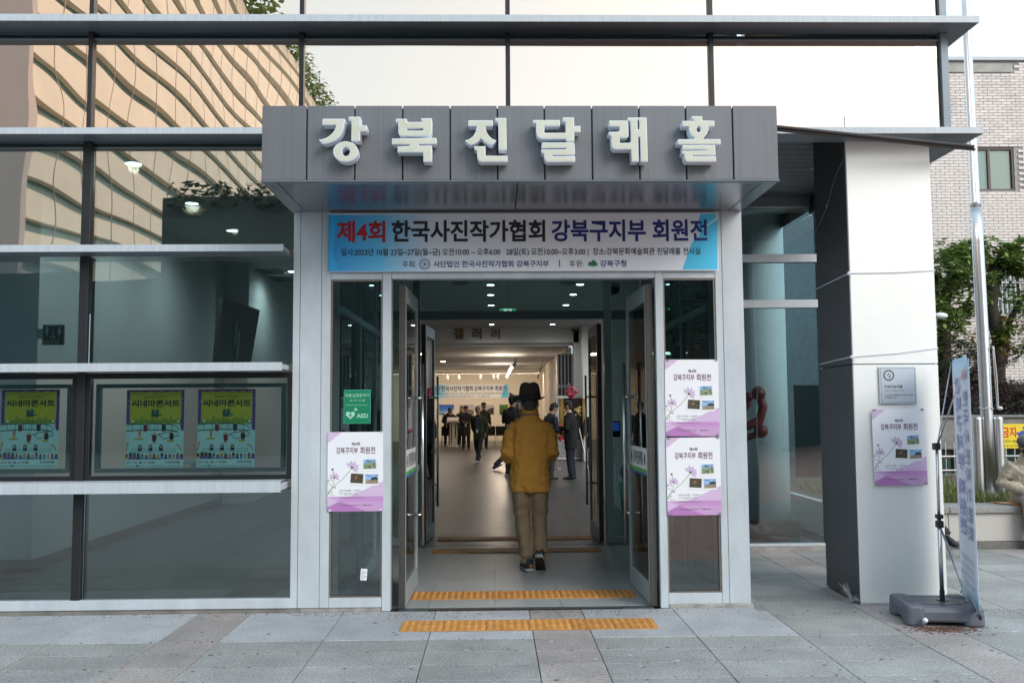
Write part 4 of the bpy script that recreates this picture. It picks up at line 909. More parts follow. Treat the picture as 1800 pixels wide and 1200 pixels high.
# bouquets
def bouquet(x, y, z, label, cols, s_=1.0):
    t = thing('bouquet', label, 'flowers', (x, y, z)); random.seed(int(x * 100))
    for ci, c_ in enumerate(cols):
        b = MB()
        for q in range(14): b.ball((random.gauss(0, .07) * s_, random.gauss(0, .05) * s_, random.gauss(.10, .075) * s_), random.uniform(.02, .045) * s_, nu=6, nv=4)
        b.build('bloom', c_, t)
    b = MB(); b.tube([(0, 0, -.03 * s_), (0, 0, .08 * s_)], [.015, .05], 6); b.build('wrapping', mus, t)
pink = mk('pink petals', (.55, .05, .15), .6); rdp = mk('red petals', (.45, .02, .03), .6)
bouquet(2.08, 17.2, 1.83, 'bright pink bouquet on top of the black display board', (pink, rdp, mk('pale pink petals', (.6, .25, .3))), 1.15)
bouquet(1.62, 16.4, .80, 'red and pink flowers low beside the black display board', (rdp, pink), 1.4)
MB().cyl((1.62, 16.4, 0), (1.62, 16.4, .8), .02, 6).build('x', steel)
bpy.data.objects.remove(bpy.data.objects['x'])
t = thing('flower_stand', 'thin stand carrying the red and pink flowers', 'stand', (1.62, 16.4, 0)); MB().cyl((0, 0, .02), (0, 0, .78), .012, 8).build('stem', steel, t); MB().lathe([(.14, 0), (.14, .02), (.01, .03)], 16).build('foot', steel, t)
# photographs on the gallery wall
def pic(px0, py0, px1, py1, label, stops, extra=None):
    a, c = at(px0, py0, 36.9), at(px1, py1, 36.9); t = thing('framed_photograph', label, 'picture', (a.x, 36.9, c.z), 0, 'photographs on the gallery wall'); w_, h_ = c.x - a.x, a.z - c.z
    m = gradmat('photo print ' + label[:12], stops, 2)
    MB().box(0, w_, 0, .03, 0, h_).build('print_board', m, t)
    MB().box(w_ * .86, w_ * .94, .02, .03, -.12, -.06).build('caption_card', paper, t)
    if extra:
        b = MB(); [b.poly([(x * w_, z * h_) for x, z in pts], -.002, mm) for pts, mm in extra]; b.build('print_detail', None, t)
pic(772, 711, 798, 728, 'deep blue sky and snow photograph under the left of the gallery banner', [(0, (.02, .03, .06)), (.25, (.3, .4, .5)), (.35, (.05, .2, .6)), (1, (.01, .06, .38))], [(((.3, .0), (.6, .35), (.8, .3), (1, .5), (1, 0)), mk('print snow', (.5, .6, .7)))])
pic(807, 711, 833, 728, 'pale grey seascape photograph on the gallery wall, second from the left', [(0, (.10, .09, .08)), (.4, (.2, .17, .15)), (.5, (.45, .38, .38)), (1, (.36, .33, .42))], [(((.3, .35), (.5, .5), (.9, .42), (1, .35)), ink)])
pic(841, 711, 868, 728, 'misty photograph with a dark headland on the gallery wall, third from the left', [(0, (.15, .13, .13)), (.3, (.3, .26, .26)), (1, (.42, .37, .40))], [(((.4, .1), (.6, .5), (1, .75), (1, .0)), ink)])
pic(878, 711, 904, 728, 'dark green photograph with a yellow flower on the gallery wall, fourth from the left', [(0, (.005, .02, .005)), (.6, (.02, .08, .01)), (1, (.03, .15, .02))], [(((.3, .1), (.2, .45), (.45, .6), (.6, .35), (.45, .1)), mk('print orange', (.75, .35, .02))), (((.55, .7), (.6, .95), (.85, .9), (.8, .75)), mk('print yellow', (.7, .5, .03)))])
pic(745, 711, 762, 728, 'photograph on the gallery wall almost hidden by the left inner door', [(0, (.05, .05, .06)), (1, (.2, .25, .35))])
pic(952, 716, 962, 760, 'narrow pale photograph by the corner of the gallery wall', [(0, (.2, .15, .15)), (1, (.5, .35, .4))])
# track lights
t = thing('ceiling_track', 'long spotlight track under the far end of the gallery ceiling', 'lighting track', (0, 34.6, 3.16)); MB().box(-5, 2.1, -.03, .03, -.03, .035).build('rail', steel, t)
for k, px in enumerate((762, 787, 807, 845, 868, 875)):
    v = at(px, 653, 34.5); t = thing('track_spotlight', 'small white track spotlight aimed at the gallery wall, %s from the left' % ordn(k), 'spotlight', (v.x, 34.5, 3.13), 0, 'track spotlights in the gallery')
    MB().cyl((0, 0, 0), (0, 0, -.12), .02, 6).build('stem', ringm, t); MB().tube([(0, -.06, -.10), (0, .08, -.20)], [.05, .065], 10).build('lamp_head', ringm, t); MB().tube([(0, .081, -.201), (0, .084, -.203)], [.05, .05], 10).build('lamp_disc', emit('lit spot', (1, .9, .75), 8), t)
gl1 = thing('added_gallery_wall_light', 'row of lit lamps hidden close under the gallery ceiling in front of the far wall', 'ceiling light', (-1.2, 34.0, 3.12)); MB().box(-4, 3.2, -.03, .03, 0, .06).build('added_light_rail', ringm, gl1)
lamp(gl1, 'AREA', (0, .1, -.06), 85, (1, .80, .58), 7.5, (R(32), 0, 0), .2)  # unseen area light added to wash the far wall
t = thing('gallery_ceiling_spots', 'angled cluster of bright spotlights hanging from the gallery ceiling left of centre', 'spotlight', (0, 0, 0)); a, c = gnd(912, 612, 3.05), gnd(893, 655, 3.05)
b = MB(); b.tube([(0.72, 22.8, 3.19), (0.72, 22.8, 3.05), (.62, 33, 3.05), (.62, 33, 3.19)], .035, 6); b.build('rail', ringm, t)
for k in range(5):
    y = 23.0 + k * 2.3; bm_ = MB().tube([(.72 - .01 * k, y, 3.02), (.60 - .01 * k, y - .05, 2.90)], [.06, .07], 10); bm_.build('lamp_head', ringm, t); MB().tube([(.598 - .01 * k, y - .051, 2.898), (.59 - .01 * k, y - .054, 2.89)], [.055, .055], 10).build('lamp_disc', emit('lit spot', (1, .9, .75), 8), t)
lamp(t, 'POINT', (.3, 25.0, 2.85), 50, (1, .80, .62), .15); lamp(t, 'POINT', (.3, 31.5, 2.85), 45, (1, .80, .62), .15)
for (y, e, x) in ((24, 60, -2.5), (29, 60, -2.0)):
    l = thing('added_gallery_fill_light', 'flush lit lamp in the %s part of the gallery ceiling' % ('nearer' if y < 26 else 'middle'), 'ceiling light', (x, y, 3.41)); MB().lathe([(.09, 0), (.08, -.02)], 16).build('lamp_disc', emit('lit spot', (1, .9, .75), 8), l); lamp(l, 'AREA', (0, 0, -.04), e * .4, (1, .82, .64), 1.2)  # discs and area lights added to fill the gallery with light
# lectern, chairs
v = at(797, 770, 30.5); t = thing('lectern', 'small white lectern among the people at the far left of the gallery', 'lectern', (v.x, 30.5, 0)); lw = mk('lectern white', (.55, .52, .48), .5)
MB().box(-.22, .22, -.18, .18, 0, .04).build('foot', lw, t, bevel=.01)
for x in (-.15, .12): MB().box(x, x + .04, -.05, .05, .04, 1.0).build('leg', lw, t)
MB().tube([(0, 0, .04), (0, 0, .6), (0, 0, 1.0)], [.06, .07, .1], 8).build('column', lw, t)
b = MB(); b.box(-.26, .26, -.2, .2, 0, .1, None, Matrix.Translation((0, 0, 1.04)) @ Matrix.Rotation(R(20), 4, 'X')); b.build('top', lw, t, bevel=.008)
b = MB(); b.text('강북문화예술회관', -.16, .16, 1.03, 1.07, -.212, ink, .02); b.build('lettering', None, t)
def chair():
    t = thing('stacking_chair', '', 'chair', group='black chairs with chrome legs in the gallery'); ck = mk('black chair shell', (.012, .012, .013), .45)
    b = MB(); b.box(-.23, .23, -.02, .02, 0, .38, None, Matrix.Translation((0, -.22, .44)) @ Matrix.Rotation(R(8), 4, 'X')); b.build('backrest', ck, t, bevel=.02)
    MB().box(-.23, .23, -.2, .24, .42, .455).build('seat', ck, t, bevel=.012)
    for sx in (-1, 1):
        for sy in (-1, 1): MB().tube([(sx * .21, sy * .18, .44), (sx * .23, sy * .22, .0)], .012, 6).build('leg', polish, t)
    return t
ch0 = chair()
for k, (px, Yc, l) in enumerate(((752, 31.5, 'black chair in the gallery half hidden by the left door'), (786, 31.5, 'black chair in front of the lectern'), (812, 31.6, 'black chair behind the dark coated visitor beside the lectern'), (861, 31.5, 'black chair just right of the man in the black cap'), (881, 31.4, 'black chair at the right end of the row, beside the walking man'))):
    o = ch0 if k == 0 else dup(ch0); v = gnd(px, 782); o.location = (at(px, 780, Yc).x, Yc, 0); o['label'] = l
# toilet sign, wall screen, kiosk
a = at(72, 606, 2.0); t = thing('toilet_sign', 'square projecting toilet sign with man, woman and wheelchair symbols at the corridor corner', 'sign', (a.x, 2.02, a.z)); sgb = mk('toilet sign tan', (.22, .24, .12), .5); sgk = mk('toilet sign black', (.01, .015, .015), .5); sgw = mk('toilet sign pale', (.55, .72, .70), .5)
W_ = .212; MB().box(0, W_, 0, .02, 0, .20).build('plate', sgb, t, bevel=.002); MB().box(-.06, 0, .004, .016, .06, .16).build('bracket', steel, t)
b = MB(); b.poly([(.018, .055), (.03, .045), (.165, .045), (.17, .003), (.205, .003), (.208, .185), (.03, .185), (.018, .17)], -.001, sgk); b.box(.03, .165, -.002, 0, .003, .042, sgb)
for x, wm in ((.045, 0), (.165, 1)):
    b.disc(x, .172, .009, .009, -.002, sgw, 10)
    if wm: b.poly([(x - .008, .16), (x + .008, .16), (x + .02, .118), (x - .02, .118)], -.002, sgw)
    else: b.poly([(x - .014, .16), (x + .014, .16), (x + .013, .12), (x - .013, .12)], -.002, sgw)
    for q in (-.007, .003): b.poly([(x + q, .12), (x + q + .005, .12), (x + q + .005, .085), (x + q, .085)], -.002, sgw)
b.poly([(.103, .175), (.106, .175), (.106, .13), (.103, .13)], -.002, sgw); b.ring(.097, .072, .017, .021, -.002, sgw, 16); b.poly([(.097, .11), (.103, .11), (.104, .088), (.12, .086), (.126, .066), (.122, .064), (.115, .08), (.098, .082)], -.002, sgw); b.disc(.100, .117, .006, .006, -.002, sgw, 8)
b.text('TOILET', .055, .14, .012, .03, -.003, sgk, .01); b.build('symbol', None, t)
q = [Vector(p) for p in ((-4.05, 7.53, 3.25), (-4.22, 9.45, 3.24), (-4.42, 9.05, 2.23), (-4.30, 7.30, 2.18))]
# wall screen hung tilted on the return wall, facing right
t = thing('wall_screen', 'dark picture screen mounted leaning forward high on the left inner wall', 'screen', (0, 0, 0)); cz_ = 2.62
p_ = [at(392, 522, 4.2), at(457, 545, 5.6), at(440, 645, 5.5), at(381, 645, 4.1)]
b = MB(); nrm = (p_[1] - p_[0]).cross(p_[3] - p_[0]).normalized() * .06
b.add([*p_, *[x_ + nrm for x_ in p_]], [(0, 1, 2, 3), (7, 6, 5, 4), (0, 4, 5, 1), (1, 5, 6, 2), (2, 6, 7, 3), (3, 7, 4, 0)]); b.build('screen_panel', mk('dark poster board', (.012, .009, .008), .6, 0, .3, 1.5), t)
cen = sum(p_, Vector()) / 4; b = MB(); dv = nrm.normalized() * -.004
for fx, fz, rx, rz_, c_ in ((-.12, .0, .05, .18, mk('print dusk blue', (.05, .09, .2))), (.0, -.12, .055, .2, mk('print dusk green', (.06, .14, .10)))):
    U = (p_[1] - p_[0]).normalized(); V = (p_[0] - p_[3]).normalized()
    b.add([cen + dv + U * (fx + rx * math.cos(a_)) + V * (fz + rz_ * math.sin(a_)) for a_ in [2 * math.pi * k / 16 for k in range(16)]], [tuple(range(16))], c_)
b.build('screen_picture', None, t); MB().cyl(cen + nrm, cen + nrm.normalized() * .16, .05, 8).build('wall_bracket', blackm, t)
v = at(1074, 768, 4.6); t = thing('door_control_panel', 'small dark panel with a blue screen on the right vestibule glazing', 'control panel', (v.x, 4.6, v.z)); MB().box(0, .12, 0, .03, 0, .2).build('casing', black, t, bevel=.004); MB().box(.015, .105, -.002, 0, .08, .185).build('screen', emit('dim blue screen', (.02, .05, .25), .5), t)
# toy-like objects behind the glazing
t = thing('blue_play_frame', 'blue and green plastic play shapes beyond the right vestibule glass', 'play equipment', (2.2, 6.5, 0)); pb = mk('blue plastic', (.02, .10, .30), .4); pgn = mk('green plastic', (.03, .25, .18), .4)
b = MB(); b.tube([(0, 0, 0), (-.1, 0, .5), (.1, 0, .95), (.25, 0, 1.15)], .11, 10); b.tube([(.3, 0, .3), (0, .1, .35), (-.2, 0, .5)], .1, 10); b.ball((-.2, 0, .6), .16); b.ball((.28, 0, 1.2), .14); b.build('blue_tube', pb, t, smooth=True)
b = MB(); b.ball((-.05, -.1, .2), .18); b.tube([(-.25, 0, .0), (-.3, 0, .45)], .08, 8); b.build('green_part', pgn, t, smooth=True)
t = thing('red_play_sculpture', 'red curved tubes ending in balls behind the porch glazing', 'play equipment', (0, 0, 0)); rp = mk('red plastic', (.28, .014, .012), .3, 0, .05)
b = MB()
for px, py, rr_ in ((1333, 691, .085), (1316, 697, .06), (1337, 757, .085)): v = at(px, py, 3.7); b.ball(v, rr_, nu=16, nv=12)
def arc(pts, r): b.tube([at(px, py, 3.72) for px, py in pts], r, 10)
arc([(1333, 691), (1341, 715), (1335, 738), (1315, 748), (1295, 752)], .055); arc([(1316, 697), (1315, 712), (1306, 722), (1290, 728)], .035); arc([(1337, 757), (1325, 765), (1308, 770), (1290, 771)], .04)
b.build('curved_tube', rp, t, smooth=True)
b = MB(); v = at(1343, 945, 3.5); b.ball((v.x, 3.55, .10), .10, nu=16, nv=12); b.tube([(2.7, 3.6, .25), (2.85, 3.55, .16), (3.05, 3.5, .04)], .08, 10); b.tube([(3.0, 3.45, .03), (3.3, 3.42, .02)], .05, 8); b.build('floor_piece', rp, t, smooth=True)
bx('side_room_skirting', 2.02, 3.62, 3.9, 3.92, 0, .2, skirt, kind='structure')
wall('side_room_low_wall', 2.02, 2.9, 3.92, 4.0, 0, 3.9, m=wallw)
# security camera domes
for px, py, Yc, l in ((1010, 571, 20.3, 'small security camera under the hall ceiling at the right end of the gallery beam'), (1076, 505, 5.0, 'small security camera in the upper right corner behind the transom')):
    v = at(px, py, Yc); t = thing('security_camera', l, 'security camera', (v.x, Yc, 3.96 if Yc > 10 else v.z + .05)); MB().ball((0, 0, -.08), (.1, .1, .07), nu=12, nv=8).build('dome', black, t, smooth=True); MB().lathe([(.11, 0), (.11, -.05)], 14).build('mount', ringm, t)
# ================================================================ PEOPLE
skin = mk('skin', (.42, .25, .17), .55, 0, .06, 20); hairk = mk('black hair', (.012, .010, .009), .6, 0, .2, 60); hairg = mk('grey hair', (.16, .16, .15), .7, 0, .25, 60)
def fuse(name, mb, voxel, m, parent, it=2, disp=0, ds=.09):
    me = mb.mesh(name); o = bpy.data.objects.new('tmp', me); C.objects.link(o)
    r = o.modifiers.new('r', 'REMESH'); r.mode = 'VOXEL'; r.voxel_size = voxel; r.use_smooth_shade = True
    s = o.modifiers.new('s', 'SMOOTH'); s.factor = .6; s.iterations = it
    if disp:
        tx = bpy.data.textures.new('folds', 'CLOUDS'); tx.noise_scale = ds; tx.noise_depth = 2
        d = o.modifiers.new('d', 'DISPLACE'); d.texture = tx; d.strength = disp; d.mid_level = .5
    dg = bpy.context.evaluated_depsgraph_get(); dg.update()
    me2 = bpy.data.meshes.new_from_object(o.evaluated_get(dg)); bpy.data.objects.remove(o)
    me2.materials.clear(); me2.materials.append(m); me2.polygons.foreach_set('use_smooth', [True] * len(me2.polygons))
    return obj(name, me2, None, parent)
def V(*a): return Vector(a)
def hand(b, wr, dirn, palmn, s=1.0, curl=.5, side=1):
    """palm and five separate fingers from the wrist along dirn; palmn points out of the palm"""
    d = Vector(dirn).normalized(); n = (Vector(palmn) - d * Vector(palmn).dot(d)).normalized(); a = d.cross(n) * side
    b.tube([wr - d * .02, wr + d * .03 * s, wr + d * .085 * s], [(.024 * s, .018 * s), (.038 * s, .017 * s), (.040 * s, .014 * s)], 8, up=n)
    for k, (off, ln, r_) in enumerate(((-.031, .060, .0075), (-.010, .074, .0085), (.011, .070, .0085), (.031, .058, .0075))):
        p = wr + d * .075 * s + a * off * s; q = p + d * ln * .5 * s + n * ln * .15 * curl; t_ = q + (d * (1 - curl * .8) + n * curl).normalized() * ln * .55 * s
        b.tube([p, q, t_], [r_ * s, r_ * s * .95, r_ * s * .7], 6)
    p = wr + d * .025 * s - a * .028 * s; q = p - a * .028 * s + d * .03 * s + n * .01; b.tube([p, q, q + d * .026 * s + n * .012], [.011 * s, .0095 * s, .007 * s], 6)
def person(label, loc, rz, H=1.70, hip=.92, lean=0, head=(0, 0), legs=None, arms=None, top=(.02, .02, .025), bot=(.02, .02, .025), shoe=(.01, .01, .01), hair='black', hem=.80, vox=.017, cap=None, mask=False, bulk=1.0, lanyard=False, collar=None, shirt=None, quilt=False, hands=((0, 0, -1), (0, 0, -1)), cat='person', sole=None):
    t = thing('person', label, cat, loc, rz); k = H / 1.72; t.scale = (k, k, k)
    P = V(0, 0, hip); tv = V(0, math.sin(R(lean)), math.cos(R(lean)))
    NB = P + tv * .53; sh = [P + tv * .475 + V(s * .175, 0, 0) for s in (-1, 1)]
    hl = R(lean * .7 + head[0]); hv = V(0, math.sin(hl), math.cos(hl)); HC = NB + hv * .17
    MH = Matrix.Translation(HC) @ Matrix.Rotation(-hl, 4, 'X') @ Matrix.Rotation(R(head[1]), 4, 'Z')
    legs = legs or [((-.10, .02, .48), (-.11, -.02, .085), 0), ((.10, .02, .48), (.11, -.02, .085), 0)]
    arms = arms or [((-.25, -.03, hip + .20), (-.25, .06, hip - .04)), ((.25, -.03, hip + .20), (.25, .06, hip - .04))]
    U = (0, 1, 0)
    b = MB()
    b.tube([P - tv * .06, P + tv * .1, P + tv * .3, P + tv * .45, NB, NB + hv * .1], [(.15, .10), (.135, .09), (.155, .105), (.14, .09), (.06, .055), (.052, .052)], 14, up=U)
    b.ball((0, 0, .01), (.076, .093, .108), M=MH); b.ball((0, .022, -.055), (.052, .062, .062), M=MH)
    b.ball((0, .098, -.018), (.013, .018, .024), nu=8, nv=6, M=MH)
    for s in (-1, 1): b.ball((s * .078, -.008, -.01), (.010, .020, .032), nu=8, nv=6, M=MH)
    for i, (kn, an, lift) in enumerate(legs):
        s = -1 if i == 0 else 1; hj = P + V(s * .09, 0, -.02); b.tube([hj, (hj + Vector(kn)) / 2, Vector(kn), (Vector(kn) * .6 + Vector(an) * .4), Vector(an)], [.088, .078, .056, .056, .038], 10)
    for i, (el, wr) in enumerate(arms):
        el, wr = Vector(el), Vector(wr); b.tube([sh[i], (sh[i] + el) / 2, el, (el + wr) / 2, wr], [.055, .047, .040, .036, .026], 9)
        dr = (wr - el).normalized() + Vector(hands[i]) * .3; hand(b, wr, dr, V(-(-1 if i == 0 else 1), .25, 0), 1.0, .55, -1 if i == 0 else 1)
    fuse('body', b, min(vox, .012), skin, t, 1)
    e = MB()
    for s in (-1, 1): e.ball((s * .030, .086, .008), (.010, .008, .006), nu=8, nv=6, M=MH)
    e.build('eyes', ink, t, smooth=True)
    e = MB(); e.ball((0, .084, -.062), (.022, .006, .005), nu=8, nv=5, M=MH); e.build('mouth', mk('lips', (.25, .08, .07), .5), t, smooth=True)
    if mask: e = MB(); e.ball((0, .035, -.042), (.064, .068, .052), M=MH); e.build('face_mask', mk('black mask', (.012, .012, .014), .7), t, smooth=True)
    hm = hairk if hair == 'black' else hairg
    e = MB(); e.ball((0, -.016, .032), (.086, .098, .098), nu=16, nv=12, M=MH); e.ball((0, -.05, -.03), (.070, .055, .07), M=MH); fuse('hair', e, .010, hm, t, 1, .012, .02)
    if cap == 'cap':
        e = MB(); e.lathe([(.092, .045), (.094, .07), (.085, .11), (.05, .135), (.01, .142)], 20, M=MH, sy=1.12); e.add(*(lambda q: (q.v, q.f))(MB().box(-.06, .06, .07, .17, .045, .053)), None, MH); e.build('cap', mk('dark cap', (.012, .012, .014), .8), t, smooth=True)
    if cap == 'flat':
        e = MB(); e.ball((0, .01, .055), (.102, .125, .062), nu=18, nv=10, M=MH); e.ball((0, .10, .035), (.072, .05, .018), M=MH); e.build('cap', mk('grey flat cap', (.075, .08, .09), .85, 0, .3, 60), t, smooth=True)
    tm = mk('cloth top ' + label[:28], top, .85, 0, .10, 14, bump=.25, bs=30); bm_ = mk('cloth bottom ' + label[:28], bot, .85, 0, .12, 14)
    # trousers
    b = MB(); b.tube([P + tv * .10, P, P - tv * .09], [(.155, .112), (.168, .125), (.150, .115)], 14, up=U)
    for i, (kn, an, lift) in enumerate(legs):
        s = -1 if i == 0 else 1; hj = P + V(s * .088, 0, -.02); kn, an = Vector(kn), Vector(an)
        b.tube([hj, (hj + kn) / 2, kn, (kn + an) / 2, an + (kn - an).normalized() * .0], [.100, .092, .073, .068, .060], 12)
    def quilted(o):
        me = o.data; nr = [v_.normal.copy() for v_ in me.vertices]
        for v_, n_ in zip(me.vertices, nr):
            c_ = v_.co; a_ = math.atan2(c_.x, c_.y) * .16 + c_.x * .4; q1 = abs(math.sin((a_ + c_.z) * 38)); q2 = abs(math.sin((a_ - c_.z) * 38)); v_.co = c_ + n_ * (.006 * (min(q1, q2) ** .5) - .003)
    q_ = fuse('trousers', b, vox * .85, bm_, t, 3, .014, .06)
    if quilt: quilted(q_)
    # jacket
    hz = hip - hem; g = bulk
    b = MB(); b.tube([P - tv * hz, P - tv * hz * .5, P + tv * .12, P + tv * .30, P + tv * .42, P + tv * .49, NB + tv * .03], [(.185 * g, .135 * g), (.180 * g, .135 * g), (.168 * g, .125 * g), (.188 * g, .135 * g), (.190 * g, .118 * g), (.125, .085), (.066, .066)], 18, up=U, power=.85)
    for i, (el, wr) in enumerate(arms):
        el, wr = Vector(el), Vector(wr); b.tube([sh[i] + V((1 if i == 0 else -1) * .03, 0, .0), (sh[i] + el) / 2, el, (el + wr) / 2, wr + (el - wr).normalized() * .015], [.078 * g, .068 * g, .061 * g, .055 * g, .044 * g], 11)
    q_ = fuse('jacket', b, vox * .8, tm, t, 3, .022 if not quilt else .012, .07)
    if quilt: quilted(q_); e = MB(); e.tube([NB - tv * .03, NB + hv * .05], [(.085, .085), (.075, .078)], 16, up=U); e.build('coat_collar', tm, t, smooth=True)
    if collar: e = MB(); e.tube([NB - tv * .012, NB + hv * .045], [(.068, .07), (.058, .060)], 14, up=U); e.build('shirt_collar', mk('white shirt', (.6, .6, .62), .7), t, smooth=True)
    if shirt:
        e = MB(); c0_ = P + tv * .28 + V(0, .122 * g, 0); e.tube([P + tv * .0 + V(0, .128 * g, 0), c0_, P + tv * .47 + V(0, .09, 0)], [(.062, .018), (.06, .022), (.035, .02)], 8, up=U); e.build('shirt', mk('shirt slate', shirt, .8), t, smooth=True)
    if lanyard:
        e = MB(); f = P + tv * .10 + V(.0, .152 * g, 0); e.box(f.x - .028, f.x + .028, f.y, f.y + .006, f.z - .09, f.z); e.build('badge', wh, t); e = MB(); e.tube([f, P + tv * .3 + V(-.05, .15 * g, 0), P + tv * .5 + V(-.06, .07, 0)], .004, 5); e.tube([f, P + tv * .3 + V(.05, .15 * g, 0), P + tv * .5 + V(.06, .07, 0)], .004, 5); e.build('lanyard', mk('lanyard blue', (.03, .06, .2)), t)
    for i, (kn, an, lift) in enumerate(legs):
        e = MB(); an = Vector(an); ML = Matrix.Translation(an) @ Matrix.Rotation(R(-lift), 4, 'X')
        e.tube([(0, -.075, -.045), (0, -.04, -.03), (0, .05, -.042), (0, .13, -.055), (0, .185, -.062)], [(.034, .034), (.042, .052), (.044, .040), (.046, .026), (.030, .018)], 12, up=(0, 0, 1), M=ML)
        so_ = fuse('shoe', e, .009, mk('shoe ' + str(shoe), shoe, .5), t, 1)
        if sole: e = MB(); e.tube([(0, -.082, -.073), (0, -.04, -.075), (0, .06, -.077), (0, .15, -.076), (0, .195, -.070)], [(.036, .012), (.044, .013), (.046, .012), (.048, .011), (.028, .010)], 12, up=(0, 0, 1), M=ML); e.build('sole', mk('pale sole', sole, .6), t, smooth=True)
    return t
def spot(px, Yd): return (at(px, 720, Yd).x, Yd, 0)
person('grey haired man in an olive jacket walking towards the doors with a badge', spot(842, 19.3), R(160), 1.60, lean=8, head=(8, 25), hair='grey', top=(.028, .036, .014), bot=(.010, .012, .02), shoe=(.38, .35, .30),
    legs=[((-.07, .18, .50), (-.04, .26, .085), 0), ((.09, .0, .47), (.10, -.28, .13), -25)], arms=[((-.25, -.06, 1.12), (-.22, .02, .88)), ((.26, -.10, 1.12), (.24, -.20, .92))], shirt=(.05, .06, .09), lanyard=True, bulk=1.02, hem=.72, vox=.015)
person('visitor in a long dark coat and cap between lectern and grey haired man', spot(819, 27.8), R(178), 1.63, lean=3, cap='cap', top=(.022, .018, .015), bot=(.01, .01, .012), hem=.55, lanyard=True, vox=.02, arms=[((-.25, .0, 1.15), (-.10, .2, 1.10)), ((.25, .0, 1.15), (.10, .2, 1.12))])
person('man in black cap, black mask and olive coat, tallest of the far group', spot(850, 28.4), R(200), 1.75, cap='cap', mask=True, top=(.034, .030, .020), bot=(.018, .018, .014), hem=.62, vox=.02)
person('dark dressed visitor bending over the lectern, left one', spot(787, 31.2), R(200), 1.66, lean=22, head=(25, 0), top=(.010, .010, .013), bot=(.01, .01, .012), vox=.02, arms=[((-.28, .15, 1.05), (-.15, .4, .98)), ((.28, .15, 1.05), (.15, .4, .98))])
person('dark dressed visitor bending over the lectern, right one with a lowered head', spot(800, 31.0), R(150), 1.62, lean=30, head=(30, 0), top=(.012, .012, .018), bot=(.01, .01, .012), vox=.02, arms=[((-.30, .2, 1.0), (-.18, .42, .9)), ((.30, .2, 1.0), (.18, .42, .9))])
person('visitor in black behind the lectern with one arm reaching out to the side', spot(812, 31.8), R(175), 1.64, lean=6, top=(.010, .010, .012), bot=(.01, .01, .012), vox=.02, arms=[((-.42, .1, 1.28), (-.62, .2, 1.25)), ((.27, .05, 1.1), (.2, .3, 1.0))])
person('tall man in black working the video camera behind the man in the hat', spot(901, 14.6), R(-25), 1.84, top=(.009, .009, .010), bot=(.009, .009, .010), hem=.74, arms=[((-.26, .1, 1.16), (-.1, .34, 1.25)), ((.26, .12, 1.16), (.16, .38, 1.38))])
person('grey haired man in dark jacket striding past, one foot trailing behind', spot(899, 16.3), R(-82), 1.70, lean=12, head=(18, 0), hair='grey', top=(.011, .012, .018), bot=(.014, .018, .032),
    legs=[((-.09, .22, .52), (-.10, .34, .085), 0), ((.09, -.08, .46), (.10, -.46, .11), -28)], arms=[((-.25, .02, 1.13), (-.22, .26, 1.02)), ((.25, .0, 1.13), (.2, .24, .98))], hem=.68)
person('man in a navy jacket standing in profile right of the man in the hat', spot(964, 12.9), R(-60), 1.66, lean=8, head=(22, 0), top=(.010, .014, .026), bot=(.03, .032, .036), hem=.74, arms=[((-.25, .04, 1.12), (-.1, .28, 1.08)), ((.25, .04, 1.12), (.12, .26, 1.06))])
person('man in a black suit and white collar standing in profile, facing left', spot(1003, 12.95), R(72), 1.69, lean=3, head=(10, 0), top=(.006, .006, .007), bot=(.007, .010, .022), hem=.66, collar=True, bulk=1.08, arms=[((-.26, .03, 1.12), (-.14, .26, 1.12)), ((.26, .03, 1.12), (.14, .28, 1.10))])
person('dark figure standing deep in the hall behind the left doors', spot(746, 14.5), R(190), 1.66, top=(.008, .008, .009), bot=(.008, .008, .010), hem=.6)
person('dark figure seen through the glass of the right inner door', spot(1044, 15.5), R(175), 1.62, top=(.012, .010, .010), bot=(.008, .008, .010), hem=.6)
# video camera on tripod
v = at(910, 702, 13.9); t = thing('video_camera', 'black video camera with a top microphone on a tripod beside the tall cameraman', 'video camera', (v.x, 13.9, 0)); zc = v.z
b = MB(); MC = Matrix.Translation((0, 0, zc)) @ Matrix.Rotation(R(-35), 4, 'Z'); b.box(-.06, .06, -.12, .12, -.07, .06, None, MC); b.build('camera_body', black, t, bevel=.01)
b = MB(); b.tube([(0, .12, 0), (0, .2, 0), (0, .24, 0)], [.045, .05, .06], 12, M=MC); b.build('lens', black, t); b = MB(); b.tube([(.02, -.12, .08), (.02, .14, .10)], [.02, .022], 8, M=MC); b.box(-.01, .01, -.1, .1, .06, .1, None, MC); b.tube([(-.05, -.1, .09), (-.12, -.16, .14)], [.02, .025], 8, M=MC); b.build('microphone', black, t)
b = MB()
for a_ in (90, 210, 330): b.tube([(0, 0, zc - .1), (.35 * math.cos(R(a_)), .35 * math.sin(R(a_)), .0)], .014, 6)
b.build('tripod', black, t)
t = thing('hanging_microphone', 'thin black microphone boom hanging below the gallery ceiling right of the hat', 'microphone'); MB().tube([at(952, 642, 24), at(949, 652, 24), at(945, 665, 24)], [.006, .012, .028], 6).build('boom', black, t); p_ = at(952, 642, 24); MB().cyl(p_, (p_.x, p_.y, 3.2), .005, 5).build('cable', black, t)

